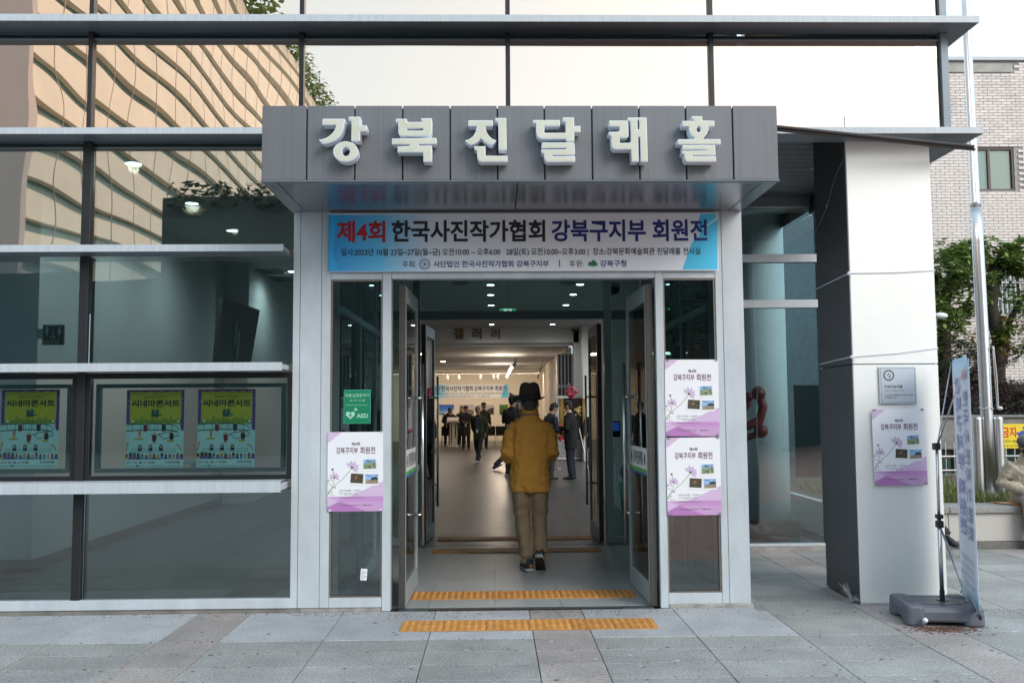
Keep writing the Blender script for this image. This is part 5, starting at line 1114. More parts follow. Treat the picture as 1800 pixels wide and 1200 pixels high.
# ---- the man in the hat
Hn = thing('person', 'man in brown felt hat and mustard jacket walking in through the doors', 'person', (.345, 1.86, 0), R(-2))
P = V(0, 0, .92); U = (0, 1, 0)
b = MB(); b.tube([V(0, 0, .86), V(0, 0, 1.0), V(0, 0, 1.22), V(0, 0, 1.36), V(0, 0, 1.44), V(0, .01, 1.55)], [(.15, .10), (.135, .09), (.155, .1), (.14, .09), (.06, .055), (.052, .052)], 14, up=U)
MH = Matrix.Translation((-.0, .022, 1.585)) @ Matrix.Rotation(R(-6), 4, 'X')
b.ball((0, 0, .01), (.076, .095, .108), M=MH, nu=18, nv=14); b.ball((0, .022, -.055), (.052, .062, .062), M=MH); b.ball((0, .098, -.018), (.013, .018, .024), nu=8, nv=6, M=MH)
for s in (-1, 1): b.ball((s * .080, -.008, -.012), (.012, .020, .032), nu=10, nv=8, M=MH)
LG = [(V(-.085, .03, .48), V(-.035, -.03, .10)), (V(.085, .06, .49), V(.095, -.05, .165))]
for s, (kn, an) in zip((-1, 1), LG): b.tube([V(s * .085, 0, .88), kn, (kn + an) / 2, an], [.085, .056, .055, .038], 10)
AR = [(V(-.222, -.035, 1.10), V(-.13, .22, 1.12)), (V(.222, -.02, 1.12), V(.12, .23, 1.14))]
for s, (el, wr) in zip((-1, 1), AR):
    b.tube([V(s * .18, 0, 1.38), el, wr], [.05, .04, .027], 9); hand(b, wr, V(-s * .8, .6, .1), V(0, -.2, -1), 1.0, .8, s)
fuse('body', b, .009, skin, Hn, 1)
e = MB(); [e.ball((s * .030, .088, .008), (.010, .008, .006), nu=8, nv=6, M=MH) for s in (-1, 1)]; e.build('eyes', ink, Hn, smooth=True)
e = MB(); e.ball((0, -.016, .02), (.084, .096, .09), nu=16, nv=12, M=MH); e.ball((0, -.055, -.045), (.064, .045, .058), M=MH); fuse('hair', e, .008, mk('dark greying hair', (.035, .032, .03), .7, 0, .3, 80), Hn, 1, .008, .012)
felt = mk('brown felt', (.042, .034, .027), .95, 0, .18, 12, bump=.15, bs=120)
e = MB(); e.lathe([(.102, -.01), (.108, .0), (.106, .03), (.102, .07), (.096, .11), (.084, .138), (.060, .152), (.015, .152)], 36, M=MH @ Matrix.Translation((0, -.008, .05)), sx=.98, sy=1.14); hat_ = e.build('hat_crown', felt, Hn, smooth=True)
for vv_ in hat_.data.vertices:                        # pinched top crease
    loc = (MH @ Matrix.Translation((0, -.008, .05))).inverted() @ vv_.co
    if loc.z > .12: loc.z -= .012 * math.exp(-(loc.x / .028) ** 2); loc.x *= 1 - .1 * max(0, loc.y) / .1; vv_.co = (MH @ Matrix.Translation((0, -.008, .05))) @ loc
e = MB(); n = 48; vv = []
for r_ in (.100, .118, .140, .152, .154, .140, .118, .100):
    i_ = len(vv) // n
    for k in range(n):
        a_ = 2 * math.pi * k / n; z = (-.004 - .10 * (r_ - .1) + .022 * abs(math.cos(a_)) ** 3 * (r_ - .1) / .05 - .010 * (math.sin(a_) < 0) * abs(math.sin(a_)) * (r_ - .1) / .05) + (.005 if i_ > 3 else 0)
        vv.append((r_ * math.cos(a_) * .97, r_ * math.sin(a_) * 1.10 - .008, z + .048))
e.add(vv, [(i * n + k, i * n + (k + 1) % n, (i + 1) * n + (k + 1) % n, (i + 1) * n + k) for i in range(7) for k in range(n)], None, MH); e.build('hat_brim', felt, Hn, smooth=True)
e = MB(); e.lathe([(.1065, .004), (.1095, .006), (.1085, .032), (.105, .034)], 36, M=MH @ Matrix.Translation((0, -.008, .05)), sx=.985, sy=1.145); e.build('hat_band', mk('dark hat band', (.012, .010, .010), .6), Hn, smooth=True)
jk = mk('mustard jacket cloth', (.54, .265, .040), .82, 0, .10, 7, bump=.35, bs=14, bst=(1, 1, .5))
b = MB()
b.tube([V(0, 0, .745), V(0, 0, .80), V(0, 0, .95), V(0, 0, 1.10), V(0, 0, 1.25), V(0, -.005, 1.34), V(0, -.005, 1.40), V(0, .0, 1.445), V(0, 0, 1.47)],
       [(.192, .130), (.196, .136), (.190, .135), (.184, .135), (.190, .138), (.190, .128), (.165, .105), (.105, .085), (.082, .075)], 28, up=U, power=.82)
for s, (el, wr) in zip((-1, 1), AR):
    b.tube([V(s * .125, 0, 1.375), V(s * .172, -.005, 1.30), V(s * .198, -.015, 1.20), el + V(s * .0, -.01, 0), el + V(-s * .01, .045, -.025), (el + wr) / 2 + V(0, 0, -.02), wr], [.074, .076, .070, .068, .070, .064, .050], 14)
jo = fuse('jacket', b, .009, jk, Hn, 2, .034, .08)
def wrinkle(o, amp, rules):
    for v_ in o.data.vertices:
        c = v_.co; n_ = Vector((c.x * .6, c.y, 0)).normalized(); d = 0
        for f_ in rules: d += f_(c)
        v_.co = c + n_ * d * amp
def ns(c, a, b_, cc): return noise.noise(Vector((c.x * a, c.y * b_, c.z * cc)))
wrinkle(jo, 1, [lambda c: .011 * ns(c, 14, 8, 2.2), lambda c: .006 * math.sin(c.z * 42 + 6 * ns(c, 7, 7, 4)) * max(0, ns(c, 4, 4, 3) + .1), lambda c: (.010 * math.sin(c.z * 75 + c.x * 30 + 3 * ns(c, 5, 5, 5)) * math.exp(-((c.z - 1.09) / .10) ** 2) if abs(c.x) > .2 else 0), lambda c: .004 * ns(c, 30, 30, 9)])
e = MB(); cr = [(.088, .078), (.086, .080), (.080, .078), (.074, .070)]
e.tube([V(0, .005, 1.42), V(0, .003, 1.45), V(0, .006, 1.52), V(0, .012, 1.565)], [(.096, .086), (.090, .084), (.083, .080), (.078, .076)], 24, up=U, caps=False); co = e.build('jacket_collar', jk, Hn, smooth=True); q = co.modifiers.new('t', 'SOLIDIFY'); q.thickness = .005
e = MB(); e.tube([V(.097 * math.cos(a_), .088 * math.sin(a_) + .003, 1.462 - .012 * math.sin(a_) + (.006 if math.sin(a_) < 0 else -.02)) for a_ in [2 * math.pi * k / 28 for k in range(29)]], .0045, 6, caps=False); e.build('lanyard', mk('blue lanyard cord', (.02, .05, .22), .5), Hn, smooth=True)
sm2 = mk('mustard seam', (.30, .145, .015), .85)
e = MB(); 
def back_y(x, z): 
    hw, hd = (.198, .136); q_ = min(1, abs(x) / hw); return -hd * (1 - q_ ** 2.4) ** .42
for x in (-.150, .150): e.tube([V(x, back_y(x, 1.3) - .004, z) for z in (.76, .85, .95, 1.05, 1.15, 1.25, 1.33)], .002, 5)
e.build('back_seam', sm2, Hn)
khk = mk('khaki trouser cloth', (.285, .205, .120), .85, 0, .08, 8, bump=.2, bs=18)
b = MB(); b.tube([V(0, 0, .95), V(0, -.0, .88), V(0, 0, .80)], [(.135, .085), (.150, .098), (.158, .112)], 18, up=U)
kl = [[V(-.082, -.005, .86), V(-.085, .0, .70), V(-.082, .02, .50), V(-.058, .0, .30), V(-.030, -.02, .13), V(-.026, -.025, .075)], [V(.082, -.005, .86), V(.085, .01, .70), V(.090, .035, .50), V(.090, -.0, .32), V(.088, -.04, .20), V(.088, -.045, .165)]]
for pth in kl: b.tube(pth, [(.096, .108), (.088, .094), (.074, .076), (.068, .070), (.068, .072), (.066, .072)], 16, up=U)
to = fuse('trousers', b, .009, khk, Hn, 3, .018, .07)
wrinkle(to, 1, [lambda c: .008 * math.sin(c.z * 55 + c.x * 20 + 5 * ns(c, 6, 6, 6)) * (math.exp(-((c.z - .52) / .07) ** 2) + 1.2 * math.exp(-((c.z - .13) / .09) ** 2)), lambda c: .010 * ns(c, 16, 16, 3)])
gs = mk('dark green sneaker', (.012, .035, .030), .6, 0, .2, 40); ws = mk('white midsole', (.42, .42, .40), .6); bs_ = mk('brown outsole', (.05, .03, .02), .7); osn = mk('orange shoe patch', (.55, .16, .03), .5)
for (an, lift, rz_) in ((V(-.030, -.03, .10), 0, 14), (V(.088, -.05, .165), -40, -6)):
    ML = Matrix.Translation(an) @ Matrix.Rotation(R(rz_), 4, 'Z') @ Matrix.Rotation(R(lift), 4, 'X')
    e = MB(); e.tube([(0, -.085, -.048), (0, -.05, -.028), (0, .04, -.045), (0, .13, -.062), (0, .19, -.072)], [(.036, .036), (.043, .060), (.046, .045), (.048, .028), (.030, .018)], 14, up=(0, 0, 1), M=ML); so_ = fuse('shoe', e, .006, gs, Hn, 1)
    e = MB(); e.tube([(0, -.098, -.080), (0, -.05, -.083), (0, .06, -.086), (0, .15, -.084), (0, .20, -.078)], [(.038, .020), (.046, .018), (.048, .015), (.050, .013), (.028, .010)], 14, up=(0, 0, 1), M=ML); e.build('midsole', ws, so_, smooth=True)
    e = MB(); e.tube([(0, -.095, -.100), (0, -.03, -.100), (0, .06, -.099), (0, .15, -.096), (0, .195, -.088)], [(.034, .005), (.042, .005), (.044, .005), (.045, .005), (.025, .004)], 12, up=(0, 0, 1), M=ML)
    for k in range(4): e.box(-.02, .02, -.08 + k * .035, -.065 + k * .035, -.108, -.100, None, ML)
    e.build('outsole', bs_, so_); e = MB(); e.box(-.014, .014, -.126, -.118, -.045, -.026, None, ML); 
    for s in (-1, 1):
        for k in range(3): e.box(s * .040 - .003, s * .040 + .006 * s, -.02 + k * .03, -.014 + k * .03, -.06, -.02, None, ML)
    e.build('shoe_stripe', osn, so_)

# seated people on the planter edge
sx_ = at(1812, 800, 3.15).x
person('person in beige quilted jacket and grey flat cap seated on the granite planter', (sx_ , 3.12, 0), R(165), 1.60, hip=.56, lean=27, head=(4, 0), cap='flat', mask=True, top=(.52, .45, .35), bot=(.34, .31, .28), hem=.47, bulk=1.10, quilt=True, hair='grey',
    legs=[((-.12, .42, .58), (-.12, .44, .09), 0), ((.12, .42, .58), (.13, .46, .09), 0)], arms=[((-.30, .14, .78), (-.10, .36, .68)), ((.30, .14, .78), (.08, .36, .66))], vox=.013).rotation_euler.y = R(7)
person('seated person hidden behind the metal column, one dark hiking shoe showing', (4.24, 3.16, 0), R(197), 1.62, hip=.56, lean=8, top=(.05, .06, .08), bot=(.02, .02, .025), shoe=(.014, .014, .016), sole=(.05, .05, .05), hem=.5,
    legs=[((-.18, .44, .56), (-.245, .80, .205), 10), ((.10, .42, .55), (.10, .45, .09), 0)], arms=[((-.27, .1, .8), (-.1, .3, .7)), ((.27, .1, .8), (.1, .3, .7))])
# ================================================================ OUTSIDE, right-hand background
# granite planter edge, grass, mat
t = thing('granite_planter', 'speckled granite planter edge used as a bench to the right of the column', 'planter', (0, 0, 0))
xs_ = [3.9, 4.9, 5.93, 6.95, 8.0, 9.0]
for i in range(5):
    bx('bench_block', xs_[i] + .003, xs_[i + 1] - .003, 2.90, 3.05, .075, .375, granB, t, bevel=.004)
    bx('coping_stone', xs_[i] + .002, xs_[i + 1] - .002, 2.86, 3.26, .378, .45, granG, t, bevel=.006)
    bx('bench_foot', xs_[i], xs_[i + 1], 2.875, 3.05, -.01, .073, mk('dark granite foot', (.17, .16, .15), .8, 0, .25, 30), t)  # foot course in a darker tone than the blocks above
bx('planter_end', 3.9, 4.0, 3.27, 7.6, 0, .40, granB, t)
so_ = bx('planter_soil', 4.0, 9.0, 3.26, 7.7, .1, .40, mk('soil', (.10, .08, .05), .95, 0, .4, 8), kind='structure', bevel=0)
ga = mk('green grass', (.10, .14, .035), .8, 0, .3, 3); gb_ = mk('straw grass', (.28, .24, .10), .8, 0, .3, 3)
for m_, n_, sd in ((ga, 11000, 1), (gb_, 6000, 2)):
    random.seed(sd); b = MB()
    for k in range(n_):
        x = random.uniform(4.2, 8.6); y = 3.28 + abs(random.gauss(0, 1.3))
        if y > 7.5: continue
        h = random.uniform(.05, .135) * (1.25 if noise.noise(Vector((x * 1.5, y, 3))) > 0 else .8); a = random.uniform(0, 6.28); l = random.uniform(0, .09); w_ = .005
        b.add([(x - w_ * math.sin(a), y + w_ * math.cos(a), .4), (x + w_ * math.sin(a), y - w_ * math.cos(a), .4), (x + l * math.cos(a), y + l * math.sin(a), .4 + h)], [(0, 1, 2)])
    b.build('grass', m_, kind='stuff')
t = thing('orange_mat', 'orange plastic mat folded over the planter edge under the seated person', 'mat', (0, 0, 0)); om = mk('orange mat plastic', (.58, .22, .02), .4, 0, .1, 10)
b = MB(); x0, x1 = at(1766, 882, 2.95).x, 6.5
b.add([(x0 - .02, 3.22, .462), (x1, 3.24, .458), (x1, 2.84, .460), (x0 + .12, 2.845, .458), (x1, 2.835, .17), (x0 + .155, 2.835, .18)], [(0, 3, 2, 1), (3, 5, 4, 2)]); o = b.build('mat_sheet', om, t); q = o.modifiers.new('t', 'SOLIDIFY'); q.thickness = .004
b = MB(); b.text('A', x0 + .22, x0 + .29, .24, .34, 2.828, mk('mat print', (.45, .42, .40)), .03); b.build('mat_print', None, t)
# flagpole and short cylinders, rope
pl = MB(); pl.tube([(6.135, 4.3, .38), (6.132, 4.3, 1.4), (6.118, 4.3, 3.6), (6.113, 4.3, 4.03)], [.072, .071, .068, .067], 24)
t = thing('flagpole', 'tall polished steel flagpole rising past the right corner of the building', 'flagpole', (0, 0, 0)); pl.build('lower_pole', polish, t, smooth=True)
b = MB(); b.tube([(6.113, 4.3, 4.03), (6.112, 4.3, 4.10), (6.098, 4.3, 6.7), (6.085, 4.3, 10.5)], [.067, .055, .050, .042], 24); b.build('upper_pole', polish, t, smooth=True)
b = MB(); b.lathe([(.12, .38), (.12, .42), (.085, .44)], 20, c=(6.135, 4.3, 0)); b.build('pole_flange', steel, t)
for x, l in ((6.005, 'short thick steel post left of the flagpole foot'), (6.268, 'short thick steel post right of the flagpole foot')):
    b = MB(); b.lathe([(.06, .38), (.06, 1.37), (.056, 1.388), (.02, 1.392)], 28, c=(x, 4.3, 0)); tag(b.build('steel_post', steel, smooth=False), l, 'steel post', 'short steel posts beside the flagpole'); bpy.data.objects[-1] if False else None
b = MB(); b.tube([(6.131 + .076 * math.cos(a_), 4.3 + .076 * math.sin(a_), 1.50 + .01 * math.sin(3 * a_)) for a_ in [2 * math.pi * k / 20 for k in range(21)]], .010, 6); b.tube([(6.225, 4.22, 1.5), (6.205, 4.22, 2.1), (6.20, 4.22, 2.25)], .007, 6); b.tube([(6.215, 4.22, 2.25), (6.225, 4.20, 1.9), (6.23, 4.2, 1.5)], .006, 6); b.ball((6.245, 4.2, 1.50), (.04, .03, .025), nu=8, nv=6); b.ball((6.205, 4.22, 2.24), (.018, .02, .03), nu=8, nv=6)
tag(b.build('pole_rope', mk('white rope', (.62, .60, .58), .8)), 'white rope tied around the flagpole with a knot on its right', 'rope')
# concrete wall with railing, green panels behind
t = thing('concrete_wall', 'weathered concrete wall with an open lower part and green panels behind the grass', 'wall', (0, 0, 0))
bx('wall_band', 5.5, 14, 7.9, 8.15, .82, 1.33, concrete, t, bevel=.01); bx('wall_cap', 5.5, 14, 7.86, 8.19, 1.332, 1.375, concrete, t, bevel=.008); bx('wall_foot', 5.5, 14, 7.9, 8.15, .1, .42, concrete, t)
for i in range(8): bx('green_panel', 5.5 + i * 1.05, 6.5 + i * 1.05, 8.06, 8.09, .425, .815, mk('deep green panel', (.012, .055, .045), .5, 0, .2, 4), t)
t = thing('steel_railing', 'low steel railing with thin upright bars in front of the concrete wall', 'railing', (0, 0, 0))
b = MB(); 
for z in (.50, .72): b.cyl((5.6, 7.6, z), (13.5, 7.6, z), .022, 8)
b.build('rail', steel, t, smooth=True)
b = MB()
for k in range(56): b.cyl((5.7 + k * .14, 7.6, .42), (5.7 + k * .14, 7.6, .95), .007, 5)
b.build('upright_bars', steel, t)
a = at(1756, 788, 7.55); c_ = at(1756, 745, 7.55); t = thing('warning_sign', 'yellow prohibition sign with red Korean lettering and a blue falling figure beside the seated person', 'sign', (a.x, 7.55, a.z)); W_, H_ = 1.0, c_.z - a.z; yel = mk('sign yellow', (.78, .58, .01), .5)
MB().box(0, W_, 0, .012, 0, H_).build('sign_board', yel, t, bevel=.003); s_ = W_ / 110
MB().cyl((.1, .02, -.3), (.1, .02, H_), .012, 6).build('sign_post', steel, t)
b = MB(); rd2 = mk('sign red', (.62, .01, .02), .5); b2 = mk('sign blue', (.03, .06, .35), .5)
k_ = H_ / 43
b.text('금지', 6.5 * .0094, 30.5 * .0094, 19 * k_, 38 * k_, -.001, rd2, .03); b.text('기대거나 매달리시면', 6 * .0094, 44 * .0094, 10 * k_, 15 * k_, -.001, ink, .01); b.text('Please do not lean on', 0.5 * .0094, 40 * .0094, 3.5 * k_, 7 * k_, -.001, ink)
b.disc(.42, 36 * k_, .022, .024, -.001, b2, 10); b.poly([(.30, 24 * k_), (.36, 30 * k_), (.42, 32 * k_), (.47, 34 * k_), (.50, 38 * k_), (.51, 36 * k_), (.48, 30 * k_), (.43, 26 * k_), (.36, 22 * k_)], -.001, b2); b.poly([(.36, 26 * k_), (.31, 29 * k_), (.28, 27 * k_), (.32, 24 * k_), (.33, 19 * k_), (.36, 20 * k_), (.38, 24 * k_), (.44, 20 * k_), (.46, 22 * k_), (.42, 28 * k_)], -.0014, b2); b.build('sign_print', None, t)
# brick building
T_ = thing('brick_building', 'pale pink brick tiled building with brown framed windows behind the trees', 'building', (0, 0, 0)); BY = 15.0
zt_ = 10.12
W1 = (12.004, 12.95, 6.83, 7.92); W2 = (12.03, 12.98, 3.68, 4.80)
xa, xb = 9.3, 21.0
for (p, q, r_, s_) in ((xa, W1[0], -.2, zt_), (W1[1], xb, -.2, zt_), (W1[0], W1[1], W1[3], zt_), (W1[0], W1[1], W2[3], W1[2]), (W1[0], W1[1], -.2, W2[2])):
    bx('wall', p, q, BY + .02, BY + .3, r_, s_, mortar, T_, bevel=0)
bx('wall_return', xa, xa + .3, BY + .3, BY + 9, -.2, zt_, mortar, T_, bevel=0)
bx('coping', xa - .05, xb, BY - .06, BY + .34, zt_, zt_ + .09, mk('coping metal', (.45, .45, .46), .5), T_)
bx('patched_render', 10.98, 13.0, BY - .012, BY + .02, 9.83, 10.05, mk('grey render', (.36, .35, .31), .9, 0, .2, 3), T_)
bw_, bh_ = .232, .0715; bm0 = MB().box(-bw_ / 2 + .006, bw_ / 2 - .006, -.008, .02, -bh_ / 2 + .006, bh_ / 2 - .006).mesh('brick', brickm)
nb = 0; rest = MB(); random.seed(11); rws = int((zt_ - 1.5) / bh_)
order = list(range(rws))[::-1]
for j in order:
    z = 1.5 + (j + .5) * bh_
    for i in range(60):
        x = 9.45 + i * bw_ + (bw_ / 2 if j % 2 else 0)
        if x > 15.2: break
        if any(w_[0] - .1 < x < w_[1] + .1 and w_[2] - .03 < z < w_[3] + .03 for w_ in (W1, W2)) : continue
        if z > 9.8 and 10.86 < x < 13.1: continue
        dy = random.uniform(-.0015, .0015)
        if nb < 298 and 10.9 < x < 13.6 and z < 9.8:
            o = obj('brick', bm0, None, T_, (x, BY + dy, z)); nb += 1
        else: rest.box(x - bw_ / 2 + .006, x + bw_ / 2 - .006, BY - .008 + dy, BY + .02, z - bh_ / 2 + .006, z + bh_ / 2 - .006)
rest.build('brick_courses', brickm, T_, kind='stuff')
bfr = mk('brown window frame', (.09, .055, .045), .5); blind = mk('cream blind', (.85, .76, .58), .8); blind2 = mk('pale green blind', (.66, .74, .62), .8)
for nW, Wn in enumerate((W1, W2)):
    w_ = bpy.data.objects.new('window', None); C.objects.link(w_); w_.parent = T_
    b = MB(); x0, x1, z0, z1 = Wn; y0, y1 = BY + .04, BY + .12; mx = x0 + (x1 - x0) * .34
    for q in ((x0, x1, z1 - .05, z1), (x0, x1, z0, z0 + .05), (x0, x0 + .05, z0 + .05, z1 - .05), (x1 - .05, x1, z0 + .05, z1 - .05), (mx - .03, mx + .03, z0 + .05, z1 - .05)): b.box(q[0], q[1], y0, y1, q[2], q[3])
    b.build('window_frame', bfr, w_)
    bx('blind', x0 + .05, mx - .03, BY + .13, BY + .15, z0, z1, blind2 if nW == 0 else mk('grey curtain', (.20, .23, .23), .8, 0, .2, 9, (8, 1, .2)), w_, bevel=0); bx('blind', mx + .03, x1 - .05, BY + .14, BY + .16, z0, z1, blind if nW == 0 else mk('grey curtain', (.20, .23, .23)), w_, bevel=0)
    bx('glass_pane', x0 + .05, x1 - .05, BY + .09, BY + .095, z0 + .05, z1 - .05, gd, w_, bevel=0)
    if nW:
        b = MB(); 
        for k in range(10): x = x0 - .03 + k * (x1 - x0 + .06) / 9; b.box(x - .009, x + .009, BY - .07, BY - .05, z0 - .05, z1 + .02)
        for z in (z0 + .05, z0 + .45, z0 + .85, z1 - .05): b.box(x0 - .05, x1 + .05, BY - .075, BY - .045, z - .014, z + .014)
        b.build('window_bars', mk('white bar paint', (.66, .66, .64), .5), w_)
# ---- trees
bark = mk('dark bark', (.035, .026, .020), .9, 0, .3, 10, bump=.6, bs=25)
def leafset(n, blobs, size, seed, droop=.4):
    random.seed(seed); b = MB(); tot = sum(q[3] for q in blobs)
    for k in range(n):
        r_ = random.uniform(0, tot); 
        for q in blobs:
            r_ -= q[3]
            if r_ <= 0: break
        while True:
            d = Vector((random.uniform(-1, 1), random.uniform(-1, 1), random.uniform(-1, 1)))
            if .35 < d.length < 1: break
        c = Vector(q[0]) + Vector((d.x * q[1], d.y * q[1], d.z * q[2]))
        c += Vector((noise.noise(c * 3), noise.noise(c * 3 + Vector((9, 0, 0))), noise.noise(c * 3 + Vector((0, 9, 0))))) * .25
        if noise.noise(c * 2.6 + Vector((seed, 0, 0))) < (-.18 if size < .08 else -.07): continue
        L = size * random.uniform(.6, 1.3); w_ = L * .42
        a = Vector((random.uniform(-1, 1), random.uniform(-1, 1), random.uniform(-1, .3) * droop)).normalized(); s_ = a.cross(Vector((random.uniform(-.5, .5), random.uniform(-.5, .5), 1))).normalized(); nn = a.cross(s_)
        b.add([c, c + a * L * .5 + s_ * w_ * .5, c + a * L, c + a * L * .5 - s_ * w_ * .5 + nn * w_ * .15], [(0, 1, 2, 3)])
    return b
def leafmat(name, c1, c2):
    m = bpy.data.materials.new(name); m.use_nodes = True; n = m.node_tree.nodes; l = m.node_tree.links; b = n['Principled BSDF']; b.inputs['Roughness'].default_value = .6
    g_ = n.new('ShaderNodeNewGeometry'); cr = n.new('ShaderNodeValToRGB'); l.new(g_.outputs['Random Per Island'], cr.inputs[0]); cr.color_ramp.elements[0].color = (*c1, 1); cr.color_ramp.elements[1].color = (*c2, 1)
    l.new(cr.outputs[0], b.inputs['Base Color']); tr = n.new('ShaderNodeBsdfTranslucent'); l.new(cr.outputs[0], tr.inputs[0]); mx = n.new('ShaderNodeMixShader'); mx.inputs[0].default_value = .25
    l.new(b.outputs[0], mx.inputs[1]); l.new(tr.outputs[0], mx.inputs[2]); l.new(mx.outputs[0], n['Material Output'].inputs[0]); return m
lg = leafmat('green leaves', (.07, .14, .035), (.26, .33, .08)); lp = leafmat('purple brown leaves', (.05, .032, .032), (.13, .085, .07)); ly = leafmat('yellowing leaves', (.20, .22, .04), (.40, .20, .06)); ld = leafmat('dark evergreen leaves', (.012, .03, .012), (.035, .06, .02))
def tree(label, limbs, leafsets, group=None):
    t = thing('tree', label, 'tree', limbs[0][0][0], 0, group); o_ = Vector(limbs[0][0][0]); b = MB()
    for pts, r_ in limbs: b.tube([Vector(p) - o_ for p in pts], r_, 9)
    b.build('trunk', bark, t, smooth=True)
    for nm, bb, m_ in leafsets:
        for i, v_ in enumerate(bb.v): bb.v[i] = tuple(Vector(v_) - o_)
        bb.build(nm, m_, t)
Yt = 10.2
A = lambda px, py, Y_=Yt: at(px, py, Y_)
tree('green leaved pollarded tree with a dark trunk just right of the metal column', [([(A(1662, 730).x, Yt, 0), A(1660, 600), A(1658, 540), A(1674, 480), A(1678, 432)], [.13, .12, .115, .10, .075]), ([A(1658, 545), A(1640, 500), A(1625, 450)], [.09, .07, .04])],
     [('foliage', leafset(11000, [(A(1672, 480), .75, .55, 2), (A(1700, 440), .35, .25, .6), (A(1640, 560), .7, .5, 1.2), (A(1690, 530), .5, .5, .7), (A(1650, 640), .6, .45, .8)], .14, 3), lg), ('yellow_foliage', leafset(450, [(A(1680, 600), .5, .35, 1)], .11, 5), ly)])
tree('green leaved tree with a dark leaning trunk in front of the barred window', [([(A(1765, 720).x, Yt + .3, 0), A(1755, 600), A(1742, 540), A(1745, 490), A(1750, 462)], [.13, .12, .12, .115, .10]), ([A(1762, 640), A(1772, 570), A(1790, 535), A(1805, 520)], [.08, .06, .05, .03]), ([A(1748, 470), A(1735, 445), A(1725, 430)], [.06, .04, .02]), ([A(1750, 470), A(1765, 445), A(1790, 432)], [.06, .04, .02])],
     [('foliage', leafset(8500, [(A(1735, 452), .42, .26, 1), (A(1790, 460), .6, .38, 1.8), (A(1815, 520), .5, .6, 1), (A(1775, 605), .45, .32, .5), (A(1750, 575), .3, .2, .3)], .14, 8), lg), ('yellow_foliage', leafset(900, [(A(1742, 610), .5, .32, 1), (A(1775, 560), .4, .2, .4)], .10, 9), ly)])
Y2 = 9.2
tree('wide purple brown leaved shrub filling the space above the concrete wall', [([(A(1700, 720, Y2).x, Y2, 0), A(1700, 700, Y2), A(1690, 640, Y2)], [.06, .05, .02]), ([(A(1740, 720, Y2).x, Y2 + .1, .0), A(1745, 680, Y2), A(1760, 630, Y2)], [.05, .04, .02]), ([(A(1670, 720, Y2).x, Y2 + .1, .0), A(1665, 680, Y2), A(1660, 640, Y2)], [.05, .04, .02])],
     [('foliage', leafset(30000, [(A(1660, 690, Y2), .5, .55, 1.3), (A(1700, 650, Y2), .55, .55, 1.5), (A(1745, 670, Y2), .55, .55, 1.5), (A(1790, 690, Y2), .5, .42, 1.1), (A(1700, 710, Y2), 1.0, .3, 1.3), (A(1810, 700, Y2), .5, .3, .5)], .06, 12), lp), ('green_foliage', leafset(2500, [(A(1670, 625, Y2), .5, .35, 1), (A(1750, 715, Y2), .6, .2, .5)], .07, 13), ld)])
bx('shade_wall', 6.5, 20, 12.6, 12.7, -.1, 2.0, mk('dark green shade', (.02, .03, .028), .8), kind='structure')  # dark sheet behind the shrub, standing in for the shade there
# lamp on the column side
v = at(1650, 555, 7.0); t = thing('street_lamp', 'small round white lamp head on a curved arm peeking out beside the metal column', 'street lamp', (v.x, 7.0, 0)); MB().tube([(-.55, 0, 0), (-.55, 0, v.z - .3), (-.35, 0, v.z - .05), (0, 0, v.z)], .02, 8).build('post', steel, t, smooth=True); MB().ball((.03, 0, v.z), (.11, .08, .05), nu=14, nv=8).build('lamp_head', wh, t, smooth=True)

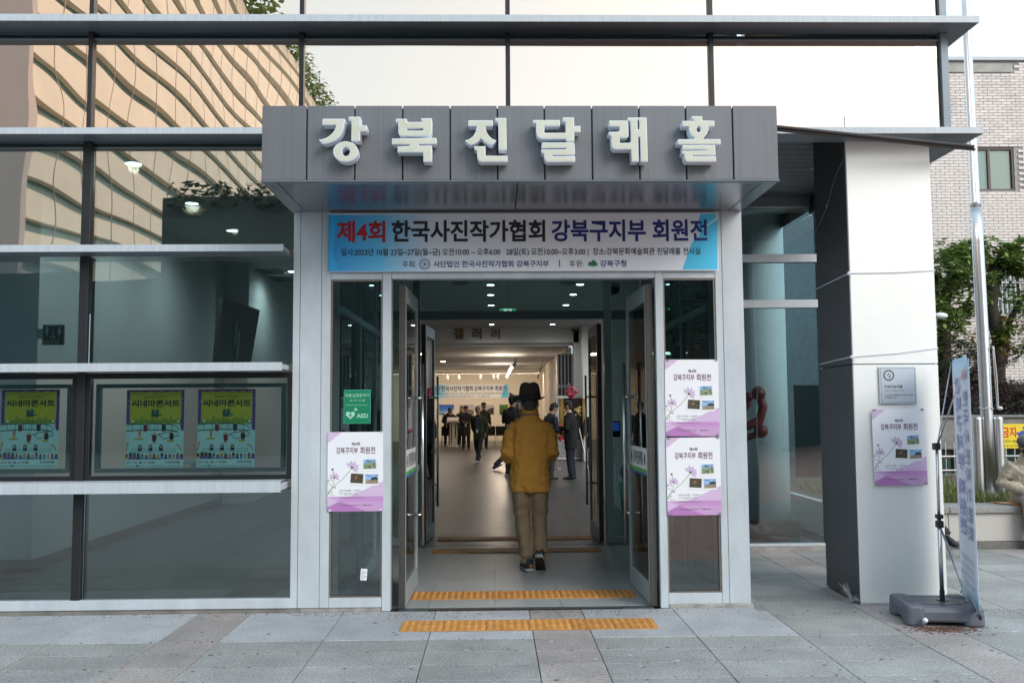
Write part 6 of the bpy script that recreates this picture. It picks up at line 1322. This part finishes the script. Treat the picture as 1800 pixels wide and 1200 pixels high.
# ================================================================ BEHIND THE VIEWER (seen only mirrored in the glass)
OB = thing('office_block', 'peach coloured office block with long ribbon windows mirrored in the upper left glass', 'building', (0, 0, 0)); pch = mk('peach stone cladding', (.90, .75, .60), .75, 0, .06, .5); rib = mk('dark ribbon glazing', (.07, .17, .165), .3)
xw, ya, yb = -24.0, -125, -39
z = 0; k = 0
while z < 41:
    bx('spandrel_band', xw - 8, xw, ya, yb, z + .5, z + 2.0, pch, OB, bevel=0)
    bx('ribbon_window', xw - 8, xw - .45, ya + .25, yb - .25, z + 2.0, z + 2.7, rib, OB, bevel=0)
    z += 2.2; k += 1
for y in range(24): bx('facade_joint', xw - .01, xw + .02, yb - 3 - 3.4 * y, yb - 2.93 - 3.4 * y, .5, 41.5, mk('joint brown', (.30, .20, .15)), OB, bevel=0)
bx('end_wall', xw - 8, xw + .1, yb - .2, yb + .3, 0, 42, mk('pale pink render', (.62, .50, .46), .8, 0, .04, .2), OB, bevel=0)
bx('ground_storey', xw - 8, xw - .5, ya, yb - .5, 0, .5, rib, OB, bevel=0)
b = leafset(5000, [((xw - .4, y, 43.2), 3.4, 1.8, 1) for y in range(-122, -62, 5)], 1.0, 41); b.build('roof_plants', lg, OB)
HB = thing('hedge_topped_pavilion', 'low dark green building with plants along its roof edge across the plaza', 'building', (0, 0, 0))
bx('wall', -11.5, 16, -31, -24, 0, 8.9, mk('dark green cladding', (.03, .045, .04), .6, 0, .3, .6), HB, bevel=0)
bx('wall', -42, -11.6, -34, -27, 0, 6.6, MATS['dark green cladding'], HB, bevel=0)
b = leafset(11000, [((x, -24.2, 8.9), 1.4, .45, 1) for x in range(-10, 17, 2)], .3, 21); b.build('roof_plants', ld, HB)
RT_ = thing('round_tower', 'pale round tower standing across the plaza, mirrored in the right sidelight', 'building', (9.2, -44, 0)); MB().lathe([(2.0, 0), (2.0, 16), (.1, 16.2)], 32).build('tower_wall', mk('pale tower', (.42, .38, .36), .6, 0, .1, .4), RT_, smooth=False)
for k in range(6): MB().lathe([(2.03, 1.6 + k * 2.5), (2.03, 2.9 + k * 2.5)], 32).build('tower_window_band', rib, RT_)
for k, (x, y) in enumerate(((4.5, -20), (7.5, -19), (11, -21), (14.5, -20))):
    tree('broadleaf tree across the plaza, %s from the left in the mirrored view' % ordn(k), [([(x, y, 0), (x + .1, y, 2.2), (x - .1, y, 4.5)], [.2, .16, .08])], [('foliage', leafset(3500, [((x, y, 4.6), 1.7, 1.9, 1), ((x + .8, y + .3, 3.6), 1.2, 1.0, .4)], .22, 30 + k), ld)], 'trees across the plaza')
bpy.context.view_layer.update()
